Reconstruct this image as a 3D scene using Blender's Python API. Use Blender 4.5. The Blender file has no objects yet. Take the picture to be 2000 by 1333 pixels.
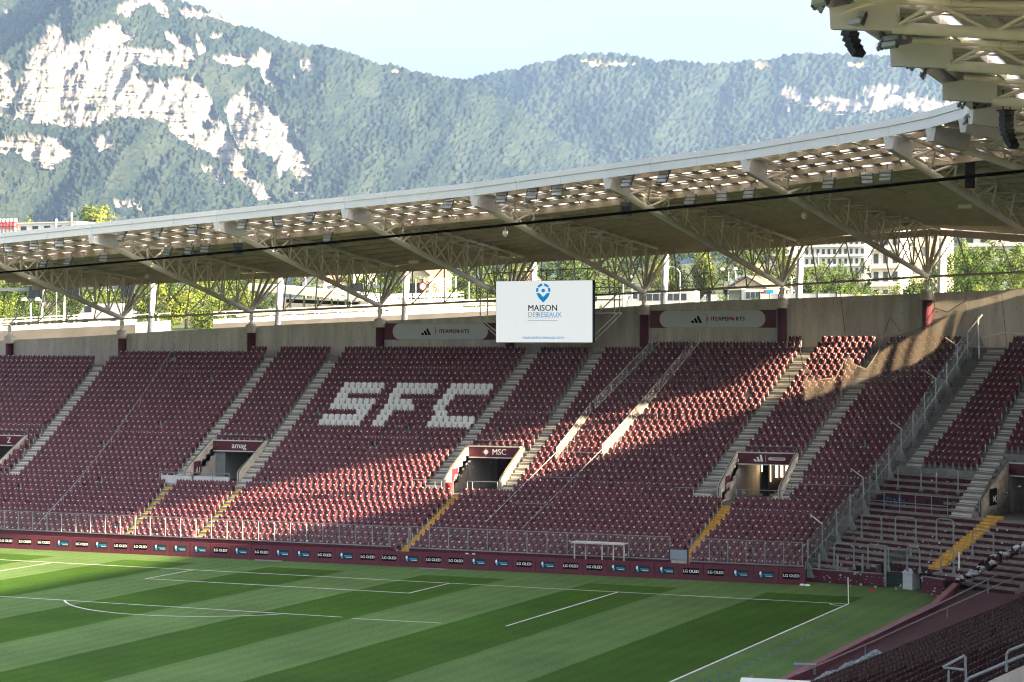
import bpy, bmesh, math, random
import numpy as np
from mathutils import Vector as V, Matrix
random.seed(7); np.random.seed(7)
C = bpy.context.scene.collection
sc = bpy.context.scene
PI = math.pi
HAZE_D = 3.9e-5

# ------------------------------------------------------------------ camera, sky, sun, exposure
CAM = (31.1567, -116.4155, 14.9690); YAW = -0.41906; PITCH = -0.0014256; FOC = 4132.585
cd = bpy.data.cameras.new('camera'); cam = bpy.data.objects.new('camera', cd); C.objects.link(cam)
cam.location = CAM; cam.rotation_euler = (PI/2 + PITCH, 0, -YAW)
cd.sensor_fit = 'HORIZONTAL'; cd.sensor_width = 36; cd.lens = FOC / 2000 * 36
cd.clip_start = 0.5; cd.clip_end = 20000
sc.camera = cam

SUN = V((1.0, -0.05, 0.235)).normalized()
world = bpy.data.worlds.new('World'); sc.world = world; world.use_nodes = True
wn = world.node_tree.nodes; wl = world.node_tree.links
for n in list(wn): wn.remove(n)
wo = wn.new('ShaderNodeOutputWorld'); bg = wn.new('ShaderNodeBackground')
sky = wn.new('ShaderNodeTexSky'); sky.sky_type = 'NISHITA'; sky.sun_disc = False
sky.sun_elevation = math.asin(SUN.z); sky.sun_rotation = math.atan2(SUN.x, SUN.y)
sky.altitude = 0; sky.air_density = 0.7; sky.dust_density = 10.0; sky.ozone_density = 1.2
# thin high cloud veil over the sky
wtc = wn.new('ShaderNodeTexCoord'); wmp = wn.new('ShaderNodeMapping')
wmp.inputs['Scale'].default_value = (1.0, 1.0, 5.0)
wns = wn.new('ShaderNodeTexNoise'); wns.inputs['Scale'].default_value = 2.6; wns.inputs['Detail'].default_value = 6
wns.inputs['Roughness'].default_value = 0.55
wr = wn.new('ShaderNodeMapRange'); wr.inputs[1].default_value = 0.32; wr.inputs[2].default_value = 0.62
wr.inputs[3].default_value = 0.1; wr.inputs[4].default_value = 0.95
wm = wn.new('ShaderNodeMix'); wm.data_type = 'RGBA'
wbw = wn.new('ShaderNodeRGBToBW'); wmx = wn.new('ShaderNodeVectorMath'); wmx.operation = 'SCALE'
wmx.inputs[0].default_value = (1.02, 1.0, 1.02)
wl.new(sky.outputs[0], wbw.inputs[0]); wl.new(wbw.outputs[0], wmx.inputs['Scale']); wl.new(wmx.outputs[0], wm.inputs[7])
wl.new(wtc.outputs['Generated'], wmp.inputs['Vector']); wl.new(wmp.outputs[0], wns.inputs['Vector'])
wl.new(wns.outputs[0], wr.inputs[0]); wl.new(wr.outputs[0], wm.inputs[0])
wl.new(sky.outputs[0], wm.inputs[6]); wl.new(wm.outputs[2], bg.inputs['Color'])
bg.inputs['Strength'].default_value = 0.10
wl.new(bg.outputs[0], wo.inputs['Surface'])

sd = bpy.data.lights.new('sun', 'SUN'); sd.energy = 5.0; sd.angle = math.radians(0.5); sd.color = (1.0, 0.75, 0.46)
so = bpy.data.objects.new('sun', sd); C.objects.link(so); so.location = (120, -30, 90)
so.rotation_euler = SUN.to_track_quat('Z', 'Y').to_euler()

vs = sc.view_settings; sc.display_settings.display_device = 'sRGB'
vs.view_transform = 'Standard'; vs.look = 'None'; vs.gamma = 1.0; vs.exposure = 3.25; vs.use_curve_mapping = False
cy = sc.cycles
cy.max_bounces = 6; cy.diffuse_bounces = 3; cy.glossy_bounces = 2; cy.transmission_bounces = 4
cy.transparent_max_bounces = 12; cy.volume_bounces = 0; cy.use_denoising = True
cy.caustics_reflective = False; cy.caustics_refractive = False; cy.sample_clamp_indirect = 6.0
cy.filter_width = 1.15; cy.use_adaptive_sampling = True; cy.adaptive_threshold = 0.01

# ------------------------------------------------------------------ pixel ray helper (photograph is 2000 x 1333)
_f = V((math.sin(YAW)*math.cos(PITCH), math.cos(YAW)*math.cos(PITCH), math.sin(PITCH)))
_r = V((math.cos(YAW), -math.sin(YAW), 0)); _u = _r.cross(_f)
def ray(u, v): return _r*((u-1000)/FOC) - _u*((v-666.5)/FOC) + _f
def at(u, v, y):
    d = ray(u, v); t = (y - CAM[1])/d.y; return V(CAM) + d*t
def atz(u, v, z):
    d = ray(u, v); t = (z - CAM[2])/d.z; return V(CAM) + d*t

# ------------------------------------------------------------------ mesh builder
class MB:
    def __init__(s): s.v = []; s.f = []; s.m = []
    def add(s, vs_, fs_, m=0):
        o = len(s.v); s.v += [tuple(p) for p in vs_]
        for f in fs_: s.f.append(tuple(i+o for i in f)); s.m.append(m)
    def box(s, c, d, rz=0.0, m=0):
        cx, cy_, cz = c; x, y, z = d[0]/2, d[1]/2, d[2]/2; ca, sa = math.cos(rz), math.sin(rz)
        vs_ = [(cx+a*x*ca-b*y*sa, cy_+a*x*sa+b*y*ca, cz+e*z) for e in (-1,1) for b in (-1,1) for a in (-1,1)]
        s.add(vs_, [(0,2,3,1),(4,5,7,6),(0,1,5,4),(2,6,7,3),(0,4,6,2),(1,3,7,5)], m)
    def tube(s, a, b, r, n=8, m=0, r2=None, cap=True):
        a = V(a); b = V(b); d = (b-a)
        if d.length < 1e-6: return
        d.normalize(); e = d.orthogonal().normalized(); g = d.cross(e); r2 = r if r2 is None else r2
        vs_ = []
        for P, R in ((a, r), (b, r2)):
            for i in range(n):
                t = 2*PI*i/n; vs_.append(P + e*(R*math.cos(t)) + g*(R*math.sin(t)))
        fs_ = [(i, (i+1) % n, n+(i+1) % n, n+i) for i in range(n)]
        if cap: fs_ += [tuple(range(n-1, -1, -1)), tuple(range(n, 2*n))]
        s.add(vs_, fs_, m)
    def path(s, pts, r, n=6, m=0):
        for a, b in zip(pts[:-1], pts[1:]): s.tube(a, b, r, n, m)
    def beam(s, a, b, w, h, m=0, up=(0,0,1)):
        a = V(a); b = V(b); d = (b-a).normalized(); sd_ = d.cross(V(up)).normalized(); u_ = sd_.cross(d)
        vs_ = []
        for P in (a, b):
            for i, j in ((-1,-1),(1,-1),(1,1),(-1,1)): vs_.append(P + sd_*(i*w/2) + u_*(j*h/2))
        s.add(vs_, [(0,3,2,1),(4,5,6,7),(0,1,5,4),(1,2,6,5),(2,3,7,6),(3,0,4,7)], m)
    def prism(s, poly, ext, m=0):
        n = len(poly); e = V(ext); vs_ = [V(p) for p in poly] + [V(p)+e for p in poly]
        s.add(vs_, [tuple(range(n-1,-1,-1)), tuple(range(n, 2*n))] + [(i, (i+1) % n, n+(i+1) % n, n+i) for i in range(n)], m)
    def hexa(s, b, t, m=0):   # four bottom points, four top points
        s.add(list(b)+list(t), [(3,2,1,0),(4,5,6,7),(0,1,5,4),(1,2,6,5),(2,3,7,6),(3,0,4,7)], m)
    def quad(s, a, b, c, d, m=0): s.add([a,b,c,d], [(0,1,2,3)], m)
    def mesh(s, name, mats):
        me = bpy.data.meshes.new(name); me.from_pydata(s.v, [], s.f)
        mats = mats if isinstance(mats, (list, tuple)) else [mats]
        for k in mats: me.materials.append(k)
        if len(mats) > 1: me.polygons.foreach_set('material_index', s.m)
        me.update(); return me
    def build(s, name, mats, parent=None):
        o = bpy.data.objects.new(name, s.mesh(name, mats)); C.objects.link(o)
        if parent: o.parent = parent
        return o
def smooth(o):
    o.data.polygons.foreach_set('use_smooth', [True]*len(o.data.polygons)); o.data.update(); return o
def thing(name, label, cat, loc=(0,0,0), rz=0, group=None):
    o = bpy.data.objects.new(name, None); C.objects.link(o); o.empty_display_size = 0.2
    o.location = loc; o.rotation_euler = (0,0,rz); o['label'] = label; o['category'] = cat
    if group: o['group'] = group
    return o
def tag(o, label, cat, group=None):
    o['label'] = label; o['category'] = cat
    if group: o['group'] = group
    return o
def structure(o, kind='structure'):
    o['kind'] = kind; return o
def put(name, me, parent=None, loc=(0,0,0), rz=0):
    o = bpy.data.objects.new(name, me); C.objects.link(o); o.location = loc; o.rotation_euler = (0,0,rz)
    if parent: o.parent = parent
    return o
def copy_tree(o, parent=None):
    c = o.copy(); C.objects.link(c)
    if parent: c.parent = parent
    for ch in o.children: copy_tree(ch, c)
    return c
ORD = ['first','second','third','fourth','fifth','sixth','seventh','eighth','ninth','tenth','eleventh','twelfth','thirteenth','fourteenth','fifteenth','sixteenth','seventeenth','eighteenth','nineteenth','twentieth']
def ordinal(i):
    if i < 20: return ORD[i]
    t = ['twenty','thirty','forty','fifty','sixty','seventy','eighty'][(i+1)//10-2]; r = (i+1) % 10
    return (t[:-1]+'ieth') if r == 0 else t+'-'+ORD[r-1]

# ------------------------------------------------------------------ materials
def mat(name, col, rough=0.7, metal=0.0, noise=0.0, nscale=3.0, bump=0.0, bscale=20.0, spec=0.3, coords='Object', stretch=(1,1,1), col2=None):
    m = bpy.data.materials.new(name); m.use_nodes = True; nt = m.node_tree; b = nt.nodes['Principled BSDF']
    b.inputs['Base Color'].default_value = (*col, 1); b.inputs['Roughness'].default_value = rough
    b.inputs['Metallic'].default_value = metal; b.inputs['Specular IOR Level'].default_value = spec
    if noise or bump:
        tc = nt.nodes.new('ShaderNodeTexCoord'); mp = nt.nodes.new('ShaderNodeMapping'); mp.inputs['Scale'].default_value = stretch
        nt.links.new(tc.outputs[coords], mp.inputs['Vector'])
    if noise:
        n = nt.nodes.new('ShaderNodeTexNoise'); n.inputs['Scale'].default_value = nscale; n.inputs['Detail'].default_value = 5
        n.inputs['Roughness'].default_value = 0.62
        nt.links.new(mp.outputs[0], n.inputs['Vector'])
        r = nt.nodes.new('ShaderNodeValToRGB'); e = r.color_ramp.elements
        c2 = col2 if col2 else tuple(min(1, x*(1+noise)) for x in col)
        e[0].position = 0.3; e[1].position = 0.72
        e[0].color = (*[x*(1-noise) for x in col], 1); e[1].color = (*c2, 1)
        nt.links.new(n.outputs[0], r.inputs[0]); nt.links.new(r.outputs[0], b.inputs['Base Color'])
    if bump:
        n2 = nt.nodes.new('ShaderNodeTexNoise'); n2.inputs['Scale'].default_value = bscale; n2.inputs['Detail'].default_value = 4
        nt.links.new(mp.outputs[0], n2.inputs['Vector'])
        bp = nt.nodes.new('ShaderNodeBump'); bp.inputs['Strength'].default_value = bump; bp.inputs['Distance'].default_value = 0.03
        nt.links.new(n2.outputs[0], bp.inputs['Height']); nt.links.new(bp.outputs[0], b.inputs['Normal'])
    return m
def see_through(name, col, opacity, rough=0.5, gloss=False):
    m = bpy.data.materials.new(name); m.use_nodes = True; nt = m.node_tree; b = nt.nodes['Principled BSDF']; out = nt.nodes['Material Output']
    b.inputs['Base Color'].default_value = (*col, 1); b.inputs['Roughness'].default_value = rough
    t = nt.nodes.new('ShaderNodeBsdfTransparent'); mx = nt.nodes.new('ShaderNodeMixShader'); mx.inputs[0].default_value = opacity
    nt.links.new(t.outputs[0], mx.inputs[1]); nt.links.new(b.outputs[0], mx.inputs[2]); nt.links.new(mx.outputs[0], out.inputs['Surface'])
    return m
M = {}
M['seat'] = mat('maroon_plastic', (0.105, 0.023, 0.037), 0.42, noise=0.2, nscale=0.6, spec=0.4)
_nt = M['seat'].node_tree; _b = _nt.nodes['Principled BSDF']; _src = _b.inputs['Base Color'].links[0].from_socket
_g = _nt.nodes.new('ShaderNodeNewGeometry'); _mr = _nt.nodes.new('ShaderNodeMapRange'); _mr.inputs[3].default_value = 0.84; _mr.inputs[4].default_value = 1.14
_mm = _nt.nodes.new('ShaderNodeVectorMath'); _mm.operation = 'SCALE'
_nt.links.new(_g.outputs['Random Per Island'], _mr.inputs[0]); _nt.links.new(_src, _mm.inputs[0]); _nt.links.new(_mr.outputs[0], _mm.inputs['Scale']); _nt.links.new(_mm.outputs[0], _b.inputs['Base Color'])
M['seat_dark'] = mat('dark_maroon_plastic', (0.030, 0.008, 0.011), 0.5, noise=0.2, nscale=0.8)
M['seat_white'] = mat('white_plastic', (0.72, 0.74, 0.75), 0.45, noise=0.05, nscale=2)
M['dot'] = mat('seat_number_tag', (0.88, 0.86, 0.84), 0.5)
M['leg'] = mat('seat_bracket_grey', (0.36, 0.38, 0.39), 0.6)
M['concrete'] = mat('terrace_concrete', (0.22, 0.215, 0.205), 0.9, noise=0.25, nscale=1.2, bump=0.3)
M['step'] = mat('pale_step_concrete', (0.58, 0.57, 0.53), 0.9, noise=0.12, nscale=2.0, bump=0.2)
M['yellow'] = mat('yellow_step_paint', (0.66, 0.38, 0.06), 0.85, noise=0.35, nscale=4.0)
M['wall'] = mat('cast_concrete', (0.50, 0.475, 0.435), 0.9, noise=0.26, nscale=1.3, bump=0.2, stretch=(1,1,0.16))
M['vomwall'] = mat('pale_cast_concrete', (0.50, 0.465, 0.41), 0.9, noise=0.18, nscale=1.4, bump=0.2)
M['vomdirty'] = mat('stained_cast_concrete', (0.30, 0.27, 0.22), 0.9, noise=0.5, nscale=3.0, bump=0.2)
M['maroon'] = mat('maroon_paint', (0.085, 0.016, 0.028), 0.6, noise=0.2, nscale=1.5)
M['maroon2'] = mat('maroon_fabric', (0.12, 0.030, 0.046), 0.75, noise=0.15, nscale=1.5, bump=0.4, bscale=4)
M['terrmar'] = mat('worn_maroon_terrace_paint', (0.058, 0.017, 0.024), 0.8, noise=0.6, nscale=2.2, bump=0.2)
M['tread'] = mat('dusty_terrace_tread', (0.24, 0.205, 0.185), 0.9, noise=0.3, nscale=2.0)
M['steel'] = mat('grey_painted_steel', (0.70, 0.655, 0.58), 0.55, metal=0.0, noise=0.12, nscale=0.8)
M['galv'] = mat('galvanised_steel', (0.24, 0.27, 0.29), 0.5, metal=0.2, noise=0.12, nscale=3)
M['fascia'] = mat('pale_fascia_sheet', (0.78, 0.80, 0.83), 0.45, noise=0.04, nscale=0.7)
M['nose'] = mat('pale_painted_plate', (0.56, 0.56, 0.55), 0.5, noise=0.05, nscale=0.8)
M['purlin'] = mat('purlin_steel', (0.46, 0.39, 0.32), 0.7, noise=0.15, nscale=1.0)
M['black'] = mat('black_plastic', (0.012, 0.012, 0.013), 0.5)
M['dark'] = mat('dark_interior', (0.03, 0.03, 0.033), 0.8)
M['lamp'] = mat('floodlight_lens', (0.34, 0.38, 0.42), 0.25, spec=0.6)
M['lampf'] = mat('floodlight_frame', (0.07, 0.08, 0.09), 0.5)
M['white'] = mat('white_print', (0.85, 0.85, 0.84), 0.6)
M['letter'] = mat('white_letter_paint', (0.78, 0.78, 0.77), 0.6)
M['ink'] = mat('black_print', (0.008, 0.008, 0.009), 0.8, spec=0.05)
M['red'] = mat('red_print', (0.55, 0.03, 0.03), 0.6)
M['cyan'] = mat('cyan_print', (0.02, 0.36, 0.68), 0.6)
M['slate'] = mat('slate_print', (0.035, 0.045, 0.055), 0.8, spec=0.05)
M['banner'] = mat('pale_banner_print', (0.52, 0.55, 0.58), 0.65, noise=0.04, nscale=0.5)
M['rust'] = mat('rusty_dark_metal', (0.05, 0.045, 0.04), 0.7, noise=0.3)
M['glassgrey'] = see_through('clear_fence_panel', (0.45, 0.47, 0.47), 0.07, 0.15)
M['mesh'] = see_through('wire_mesh', (0.42, 0.42, 0.40), 0.33, 0.6)
M['seggl'] = see_through('scratched_panel', (0.09, 0.11, 0.12), 0.55, 0.3)
M['cable'] = mat('black_cable', (0.003, 0.003, 0.003), 0.9, spec=0.0)

def deck_material(name, col, freq, axis):
    m = mat(name, col, 0.75, noise=0.18, nscale=0.5); nt = m.node_tree; b = nt.nodes['Principled BSDF']
    tc = nt.nodes.new('ShaderNodeTexCoord'); w = nt.nodes.new('ShaderNodeTexWave'); w.bands_direction = axis
    w.inputs['Scale'].default_value = freq; w.inputs['Distortion'].default_value = 0
    nt.links.new(tc.outputs['Object'], w.inputs['Vector'])
    bp = nt.nodes.new('ShaderNodeBump'); bp.inputs['Strength'].default_value = 1.0; bp.inputs['Distance'].default_value = 0.08
    nt.links.new(w.outputs[0], bp.inputs['Height']); nt.links.new(bp.outputs[0], b.inputs['Normal']); return m
M['deck'] = deck_material('corrugated_roof_sheet', (0.47, 0.355, 0.30), 1.2, 'X')
M['deckm'] = deck_material('corrugated_pale_roof_sheet', (0.66, 0.61, 0.53), 1.2, 'Y')  # raised in tone so the colour carries sun bounce under the near roof
sk = bpy.data.materials.new('translucent_roof_panel'); sk.use_nodes = True; nt = sk.node_tree
for n in list(nt.nodes): nt.nodes.remove(n)
o_ = nt.nodes.new('ShaderNodeOutputMaterial'); tl = nt.nodes.new('ShaderNodeBsdfTranslucent'); df = nt.nodes.new('ShaderNodeBsdfDiffuse')
tl.inputs['Color'].default_value = (0.50, 0.51, 0.52, 1); df.inputs['Color'].default_value = (0.6, 0.6, 0.58, 1)
mx = nt.nodes.new('ShaderNodeMixShader'); mx.inputs[0].default_value = 0.25
nt.links.new(tl.outputs[0], mx.inputs[1]); nt.links.new(df.outputs[0], mx.inputs[2]); nt.links.new(mx.outputs[0], o_.inputs['Surface'])
M['sky_panel'] = sk

# lettering: built-in font turned into flat meshes, shared between copies
TEXT = {}
def text_mesh(s, size, bold=0.0, shear=0.0, ext=0.004, align='CENTER', space=1.0):
    key = (s, size, bold, shear, align, space)
    if key in TEXT: return TEXT[key]
    cu = bpy.data.curves.new('lettering', 'FONT'); cu.body = s; cu.size = size; cu.shear = shear; cu.extrude = ext
    cu.align_x = align; cu.align_y = 'CENTER'; cu.resolution_u = 3; cu.space_character = space
    ob = bpy.data.objects.new('lettering', cu); C.objects.link(ob)
    dg = bpy.context.evaluated_depsgraph_get(); me = bpy.data.meshes.new_from_object(ob.evaluated_get(dg))
    bpy.data.objects.remove(ob); bpy.data.curves.remove(cu)
    me.transform(Matrix.Rotation(PI/2, 4, 'X'))
    if bold:
        bm = bmesh.new()
        for q, dx in enumerate((-bold, 0, bold)):
            c_ = me.copy(); c_.transform(Matrix.Translation((dx, -.0022*q, 0))); bm.from_mesh(c_); bpy.data.meshes.remove(c_)
        bm.to_mesh(me); bm.free()
    TEXT[key] = me; return me
def lettering(s, size, m, parent, loc, rz=0, name='lettering', **k):
    key = ('m', s, size, m, tuple(sorted(k.items())))
    if key not in TEXT:
        me = text_mesh(s, size, **k).copy(); me.materials.clear(); me.materials.append(M[m]); TEXT[key] = me
    return put(name, TEXT[key], parent, loc, rz)
# ------------------------------------------------------------------ stand geometry shared by rows, stairs, seats
def Y(k): return 10 + .613*k - .0009*k*k
_kz = [-3,0,10,14,20,25,35,45]; _zz = [.25,1.15,4.18,5.52,7.70,9.60,13.51,17.5]
def Zd(k): return float(np.interp(k, _kz, _zz))
def Zt(k): return Zd(k) - .80
CB, SB = math.cos(math.radians(30)), math.sin(math.radians(30))
def W(seg, k, s, z):
    y = Y(k)
    if seg == 'A': return V((s, y, z))
    mx_, my_ = -5.3 + .25*(y-10), y
    return V((mx_ + s*CB, my_ - s*SB, z))
def xm(k): return -5.3 + .25*(Y(k)-10)
def proj(P):
    d = V(P) - V(CAM); z = d.dot(_f); return 1000 + FOC*d.dot(_r)/z, 666.5 - FOC*d.dot(_u)/z
def slab(mb, seg, k0, k1, sa0, sb0, sa1, sb1, z0, z1, m=0):
    mb.hexa([W(seg,k0,sa0,z0), W(seg,k0,sb0,z0), W(seg,k1,sb1,z0), W(seg,k1,sa1,z0)],
            [W(seg,k0,sa0,z1), W(seg,k0,sb0,z1), W(seg,k1,sb1,z1), W(seg,k1,sa1,z1)], m)
def rel(mb, name, mats, parent):
    L = parent.location; mb.v = [(p[0]-L.x, p[1]-L.y, p[2]-L.z) for p in mb.v]; return mb.build(name, mats, parent)

# ------------------------------------------------------------------ ground and pitch
mb = MB(); mb.quad((-9000,-900,-0.06),(9000,-900,-0.06),(9000,12000,-0.06),(-9000,12000,-0.06))
structure(mb.build('ground', mat('dry_ground', (0.13,0.125,0.085), 0.95, noise=0.3, nscale=0.05)))
gm = bpy.data.materials.new('mown_turf'); gm.use_nodes = True; nt = gm.node_tree; L = nt.links.new; b = nt.nodes['Principled BSDF']
b.inputs['Roughness'].default_value = 0.85; b.inputs['Specular IOR Level'].default_value = 0.15
def nd(t, **k):
    n = nt.nodes.new(t)
    for a, v_ in k.items(): setattr(n, a, v_)
    return n
tc = nd('ShaderNodeTexCoord'); sx = nd('ShaderNodeSeparateXYZ'); L(tc.outputs['Object'], sx.inputs[0])
wob = nd('ShaderNodeTexNoise'); wob.inputs['Scale'].default_value = 0.25; L(tc.outputs['Object'], wob.inputs['Vector'])
ma = nd('ShaderNodeMath', operation='MULTIPLY_ADD'); ma.inputs[1].default_value = 0.25; L(wob.outputs[0], ma.inputs[0]); L(sx.outputs[0], ma.inputs[2])
md = nd('ShaderNodeMath', operation='DIVIDE'); md.inputs[1].default_value = 11.3; L(ma.outputs[0], md.inputs[0])
fr = nd('ShaderNodeMath', operation='FRACT'); L(md.outputs[0], fr.inputs[0])
st = nd('ShaderNodeMapRange', interpolation_type='SMOOTHSTEP'); st.inputs[1].default_value = 0.492; st.inputs[2].default_value = 0.508; L(fr.outputs[0], st.inputs[0])
st2 = nd('ShaderNodeMapRange', interpolation_type='SMOOTHSTEP'); st2.inputs[1].default_value = 0.0; st2.inputs[2].default_value = 0.014; L(fr.outputs[0], st2.inputs[0])
mu = nd('ShaderNodeMath', operation='SUBTRACT'); L(st2.outputs[0], mu.inputs[0]); L(st.outputs[0], mu.inputs[1])   # 1 = light band
# perimeter strips mown the light way: behind the goal line and outside the touchline
py = nd('ShaderNodeMapRange', interpolation_type='SMOOTHSTEP'); py.inputs[1].default_value = 3.3; py.inputs[2].default_value = 3.6; L(sx.outputs[1], py.inputs[0])
px = nd('ShaderNodeMapRange', interpolation_type='SMOOTHSTEP'); px.inputs[1].default_value = 0.6; px.inputs[2].default_value = 0.8; L(sx.outputs[0], px.inputs[0])
mxx = nd('ShaderNodeMath', operation='MAXIMUM'); L(py.outputs[0], mxx.inputs[0]); L(px.outputs[0], mxx.inputs[1])
px2 = nd('ShaderNodeMapRange', interpolation_type='SMOOTHSTEP'); px2.inputs[1].default_value = 2.7; px2.inputs[2].default_value = 3.3; L(sx.outputs[0], px2.inputs[0])
sb_ = nd('ShaderNodeMath', operation='SUBTRACT', use_clamp=True); L(mxx.outputs[0], sb_.inputs[0])
sc2 = nd('ShaderNodeMath', operation='MULTIPLY'); sc2.inputs[1].default_value = 0.55; L(px2.outputs[0], sc2.inputs[0]); L(sc2.outputs[0], sb_.inputs[1])
band = nd('ShaderNodeMath', operation='MAXIMUM'); L(mu.outputs[0], band.inputs[0]); L(sb_.outputs[0], band.inputs[1])
# fine mower tracks and blade grain
wv = nd('ShaderNodeTexWave'); wv.bands_direction = 'X'; wv.inputs['Scale'].default_value = 0.28; wv.inputs['Distortion'].default_value = 1.5; wv.inputs['Detail'].default_value = 2; L(tc.outputs['Object'], wv.inputs['Vector'])
mp = nd('ShaderNodeMapping'); mp.inputs['Scale'].default_value = (9, 2.2, 1); L(tc.outputs['Object'], mp.inputs[0])
gn = nd('ShaderNodeTexNoise'); gn.inputs['Scale'].default_value = 1.6; gn.inputs['Detail'].default_value = 6; gn.inputs['Roughness'].default_value = 0.75; L(mp.outputs[0], gn.inputs['Vector'])
pn = nd('ShaderNodeTexNoise'); pn.inputs['Scale'].default_value = 0.16; pn.inputs['Detail'].default_value = 4; L(tc.outputs['Object'], pn.inputs['Vector'])
c1 = nd('ShaderNodeMix', data_type='RGBA'); c1.inputs[6].default_value = (0.050,0.132,0.010,1); c1.inputs[7].default_value = (0.125,0.225,0.070,1); L(band.outputs[0], c1.inputs[0])
def modulate(src, fac, lo, hi):
    r = nd('ShaderNodeMapRange'); r.inputs[1].default_value = 0.3; r.inputs[2].default_value = 0.7; r.inputs[3].default_value = lo; r.inputs[4].default_value = hi; L(fac, r.inputs[0])
    m_ = nd('ShaderNodeMix', data_type='RGBA', blend_type='MULTIPLY'); m_.inputs[0].default_value = 1
    cmb = nd('ShaderNodeCombineColor'); [L(r.outputs[0], cmb.inputs[i]) for i in range(3)]
    L(src, m_.inputs[6]); L(cmb.outputs[0], m_.inputs[7]); return m_.outputs[2]
o1 = modulate(c1.outputs[2], wv.outputs[0], 0.95, 1.04); o1 = modulate(o1, gn.outputs[0], 0.62, 1.42); o1 = modulate(o1, pn.outputs[0], 0.82, 1.16)
L(o1, b.inputs['Base Color'])
wht = nd('ShaderNodeTexWhiteNoise'); wht.noise_dimensions = '3D'; wsc = nd('ShaderNodeVectorMath', operation='SCALE'); wsc.inputs['Scale'].default_value = 40; L(tc.outputs['Object'], wsc.inputs[0]); L(wsc.outputs[0], wht.inputs['Vector'])
wsb = nd('ShaderNodeVectorMath', operation='SUBTRACT'); wsb.inputs[1].default_value = (.5,.5,.05); L(wht.outputs['Color'], wsb.inputs[0])   # upright blades turn every way
wno = nd('ShaderNodeVectorMath', operation='NORMALIZE'); L(wsb.outputs[0], wno.inputs[0]); L(wno.outputs[0], b.inputs['Normal'])
mb = MB(); mb.quad((-82,-112,0),(5.4,-112,0),(5.4,11.5,0),(-82,11.5,0))
pitch = structure(mb.build('pitch', gm))
lm_ = mat('line_paint', (0.66,0.68,0.66), 0.9, noise=0.3, nscale=1.5)
def worn(name, segs, w=0.14, z=0.004, m=lm_):
    mb = MB()
    for a, b_ in segs:
        a = V((*a, z)); b_ = V((*b_, z)); d = (b_-a).normalized(); n = V((-d.y, d.x, 0))*(w/2)
        mb.quad(a-n, b_-n, b_+n, a+n)
    return mb.build(name, m, pitch)
worn('goal_line', [((-68,0),(0.06,0))]); worn('touch_line', [((0,-100),(0,-0.07))], 0.13, 0.008)
worn('penalty_area_line', [((-13.84,-16.2),(-13.84,-0.07))], 0.12, 0.008); worn('penalty_area_line', [((-54.16,-16.5),(-54.16,-0.07))], 0.12, 0.008)
worn('penalty_area_line', [((-54.22,-16.5),(-23.3,-16.5)), ((-22.6,-16.75),(-17.4,-16.45))], 0.12)
worn('goal_area_line', [((-24.84,-5.5),(-24.84,-0.07))], 0.12, 0.008); worn('goal_area_line', [((-43.16,-5.5),(-43.16,-0.07))], 0.12, 0.008)
worn('goal_area_line', [((-43.22,-5.5),(-24.78,-5.5))])
cx, cyy = -34, -11; ang = math.acos(5.5/9.15)
arc = [(cx+9.15*math.sin(t), cyy-9.15*math.cos(t)) for t in np.linspace(-ang, ang*0.96, 40)]
worn('penalty_arc', list(zip(arc[:-1], arc[1:])), 0.12, 0.012)
carc = [(-1+1*math.cos(t)*0+math.cos(t), -math.sin(t)) for t in np.linspace(0, PI/2, 8)]
worn('corner_arc', [((math.cos(t0)*-1.0, math.sin(t0)*-1.0),(math.cos(t1)*-1.0, math.sin(t1)*-1.0)) for t0, t1 in zip(np.linspace(0,PI/2,9)[:-1], np.linspace(0,PI/2,9)[1:])], 0.11, 0.012)
blue = mat('blue_line_paint', (0.03,0.09,0.22), 0.9)
for i in range(24):
    y0 = -5.6 - i*1.35
    worn('line_dash', [((1.55, y0-0.55),(1.55, y0))], 0.16, 0.006, blue)

# ------------------------------------------------------------------ perimeter boards
NB = 38; BX0, BX1 = -64.6, -5.61
def board_y(x): return 6.45 + .0223*(x+63.5)
PR = 'LLLLBLBLLBBBLBLBBLBLLBLLBBLBLLBBBLLBBL'
bw = (BX1-BX0)/(NB-1); brz = math.atan(.0223)
bm = MB(); w2 = bw/2-.012
bm.add([(-w2,-.0,0),(w2,-.0,0),(w2,.42,0),(-w2,.42,0),(-w2,.10,.98),(w2,.10,.98),(w2,.17,.99),(-w2,.17,.99)], [(3,2,1,0),(0,1,5,4),(4,5,6,7),(2,3,7,6),(1,2,6,5),(0,4,7,3)])
cover_me = bm.mesh('board_cover', M['maroon2'])
tilt = math.atan(.10/.98)
def on_board(mb, x0, x1, z0, z1, m=0, out=.006, poly=None):
    f = lambda x, z: (x, .102*z - out, z)
    if poly: mb.add([f(*q) for q in poly], [tuple(range(len(poly)))], m)
    else: mb.quad(f(x0,z0), f(x1,z0), f(x1,z1), f(x0,z1), m)
pm = MB(); on_board(pm, -.52,.52,.33,.73); panelL = pm.mesh('board_panel', M['ink'])
pm = MB(); on_board(pm, -.50,.50,.30,.75); panelB = pm.mesh('board_panel', M['slate'])
em = MB()
on_board(em, 0,0,0,0,0,.010,[(-.40,.52),(-.28,.50),(-.27,.66),(-.31,.72),(-.37,.72),(-.41,.66)])
on_board(em, 0,0,0,0,1,.012,[(-.38,.46),(-.32,.36),(-.24,.38),(-.22,.50),(-.28,.56),(-.33,.50)])
for i in range(9): on_board(em, -.13+.062*i, -.13+.062*i+.05, .50, .57 if i % 3 else .585, 1, .010)
for i in range(10): on_board(em, -.02+.045*i, -.02+.045*i+.034, .425, .468, 0, .010)
emblem_me = em.mesh('club_emblem', [M['white'], M['cyan']])
tm = text_mesh('LG OLED', .25, bold=.006).copy(); tm.materials.clear(); tm.materials.append(M['white'])
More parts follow.
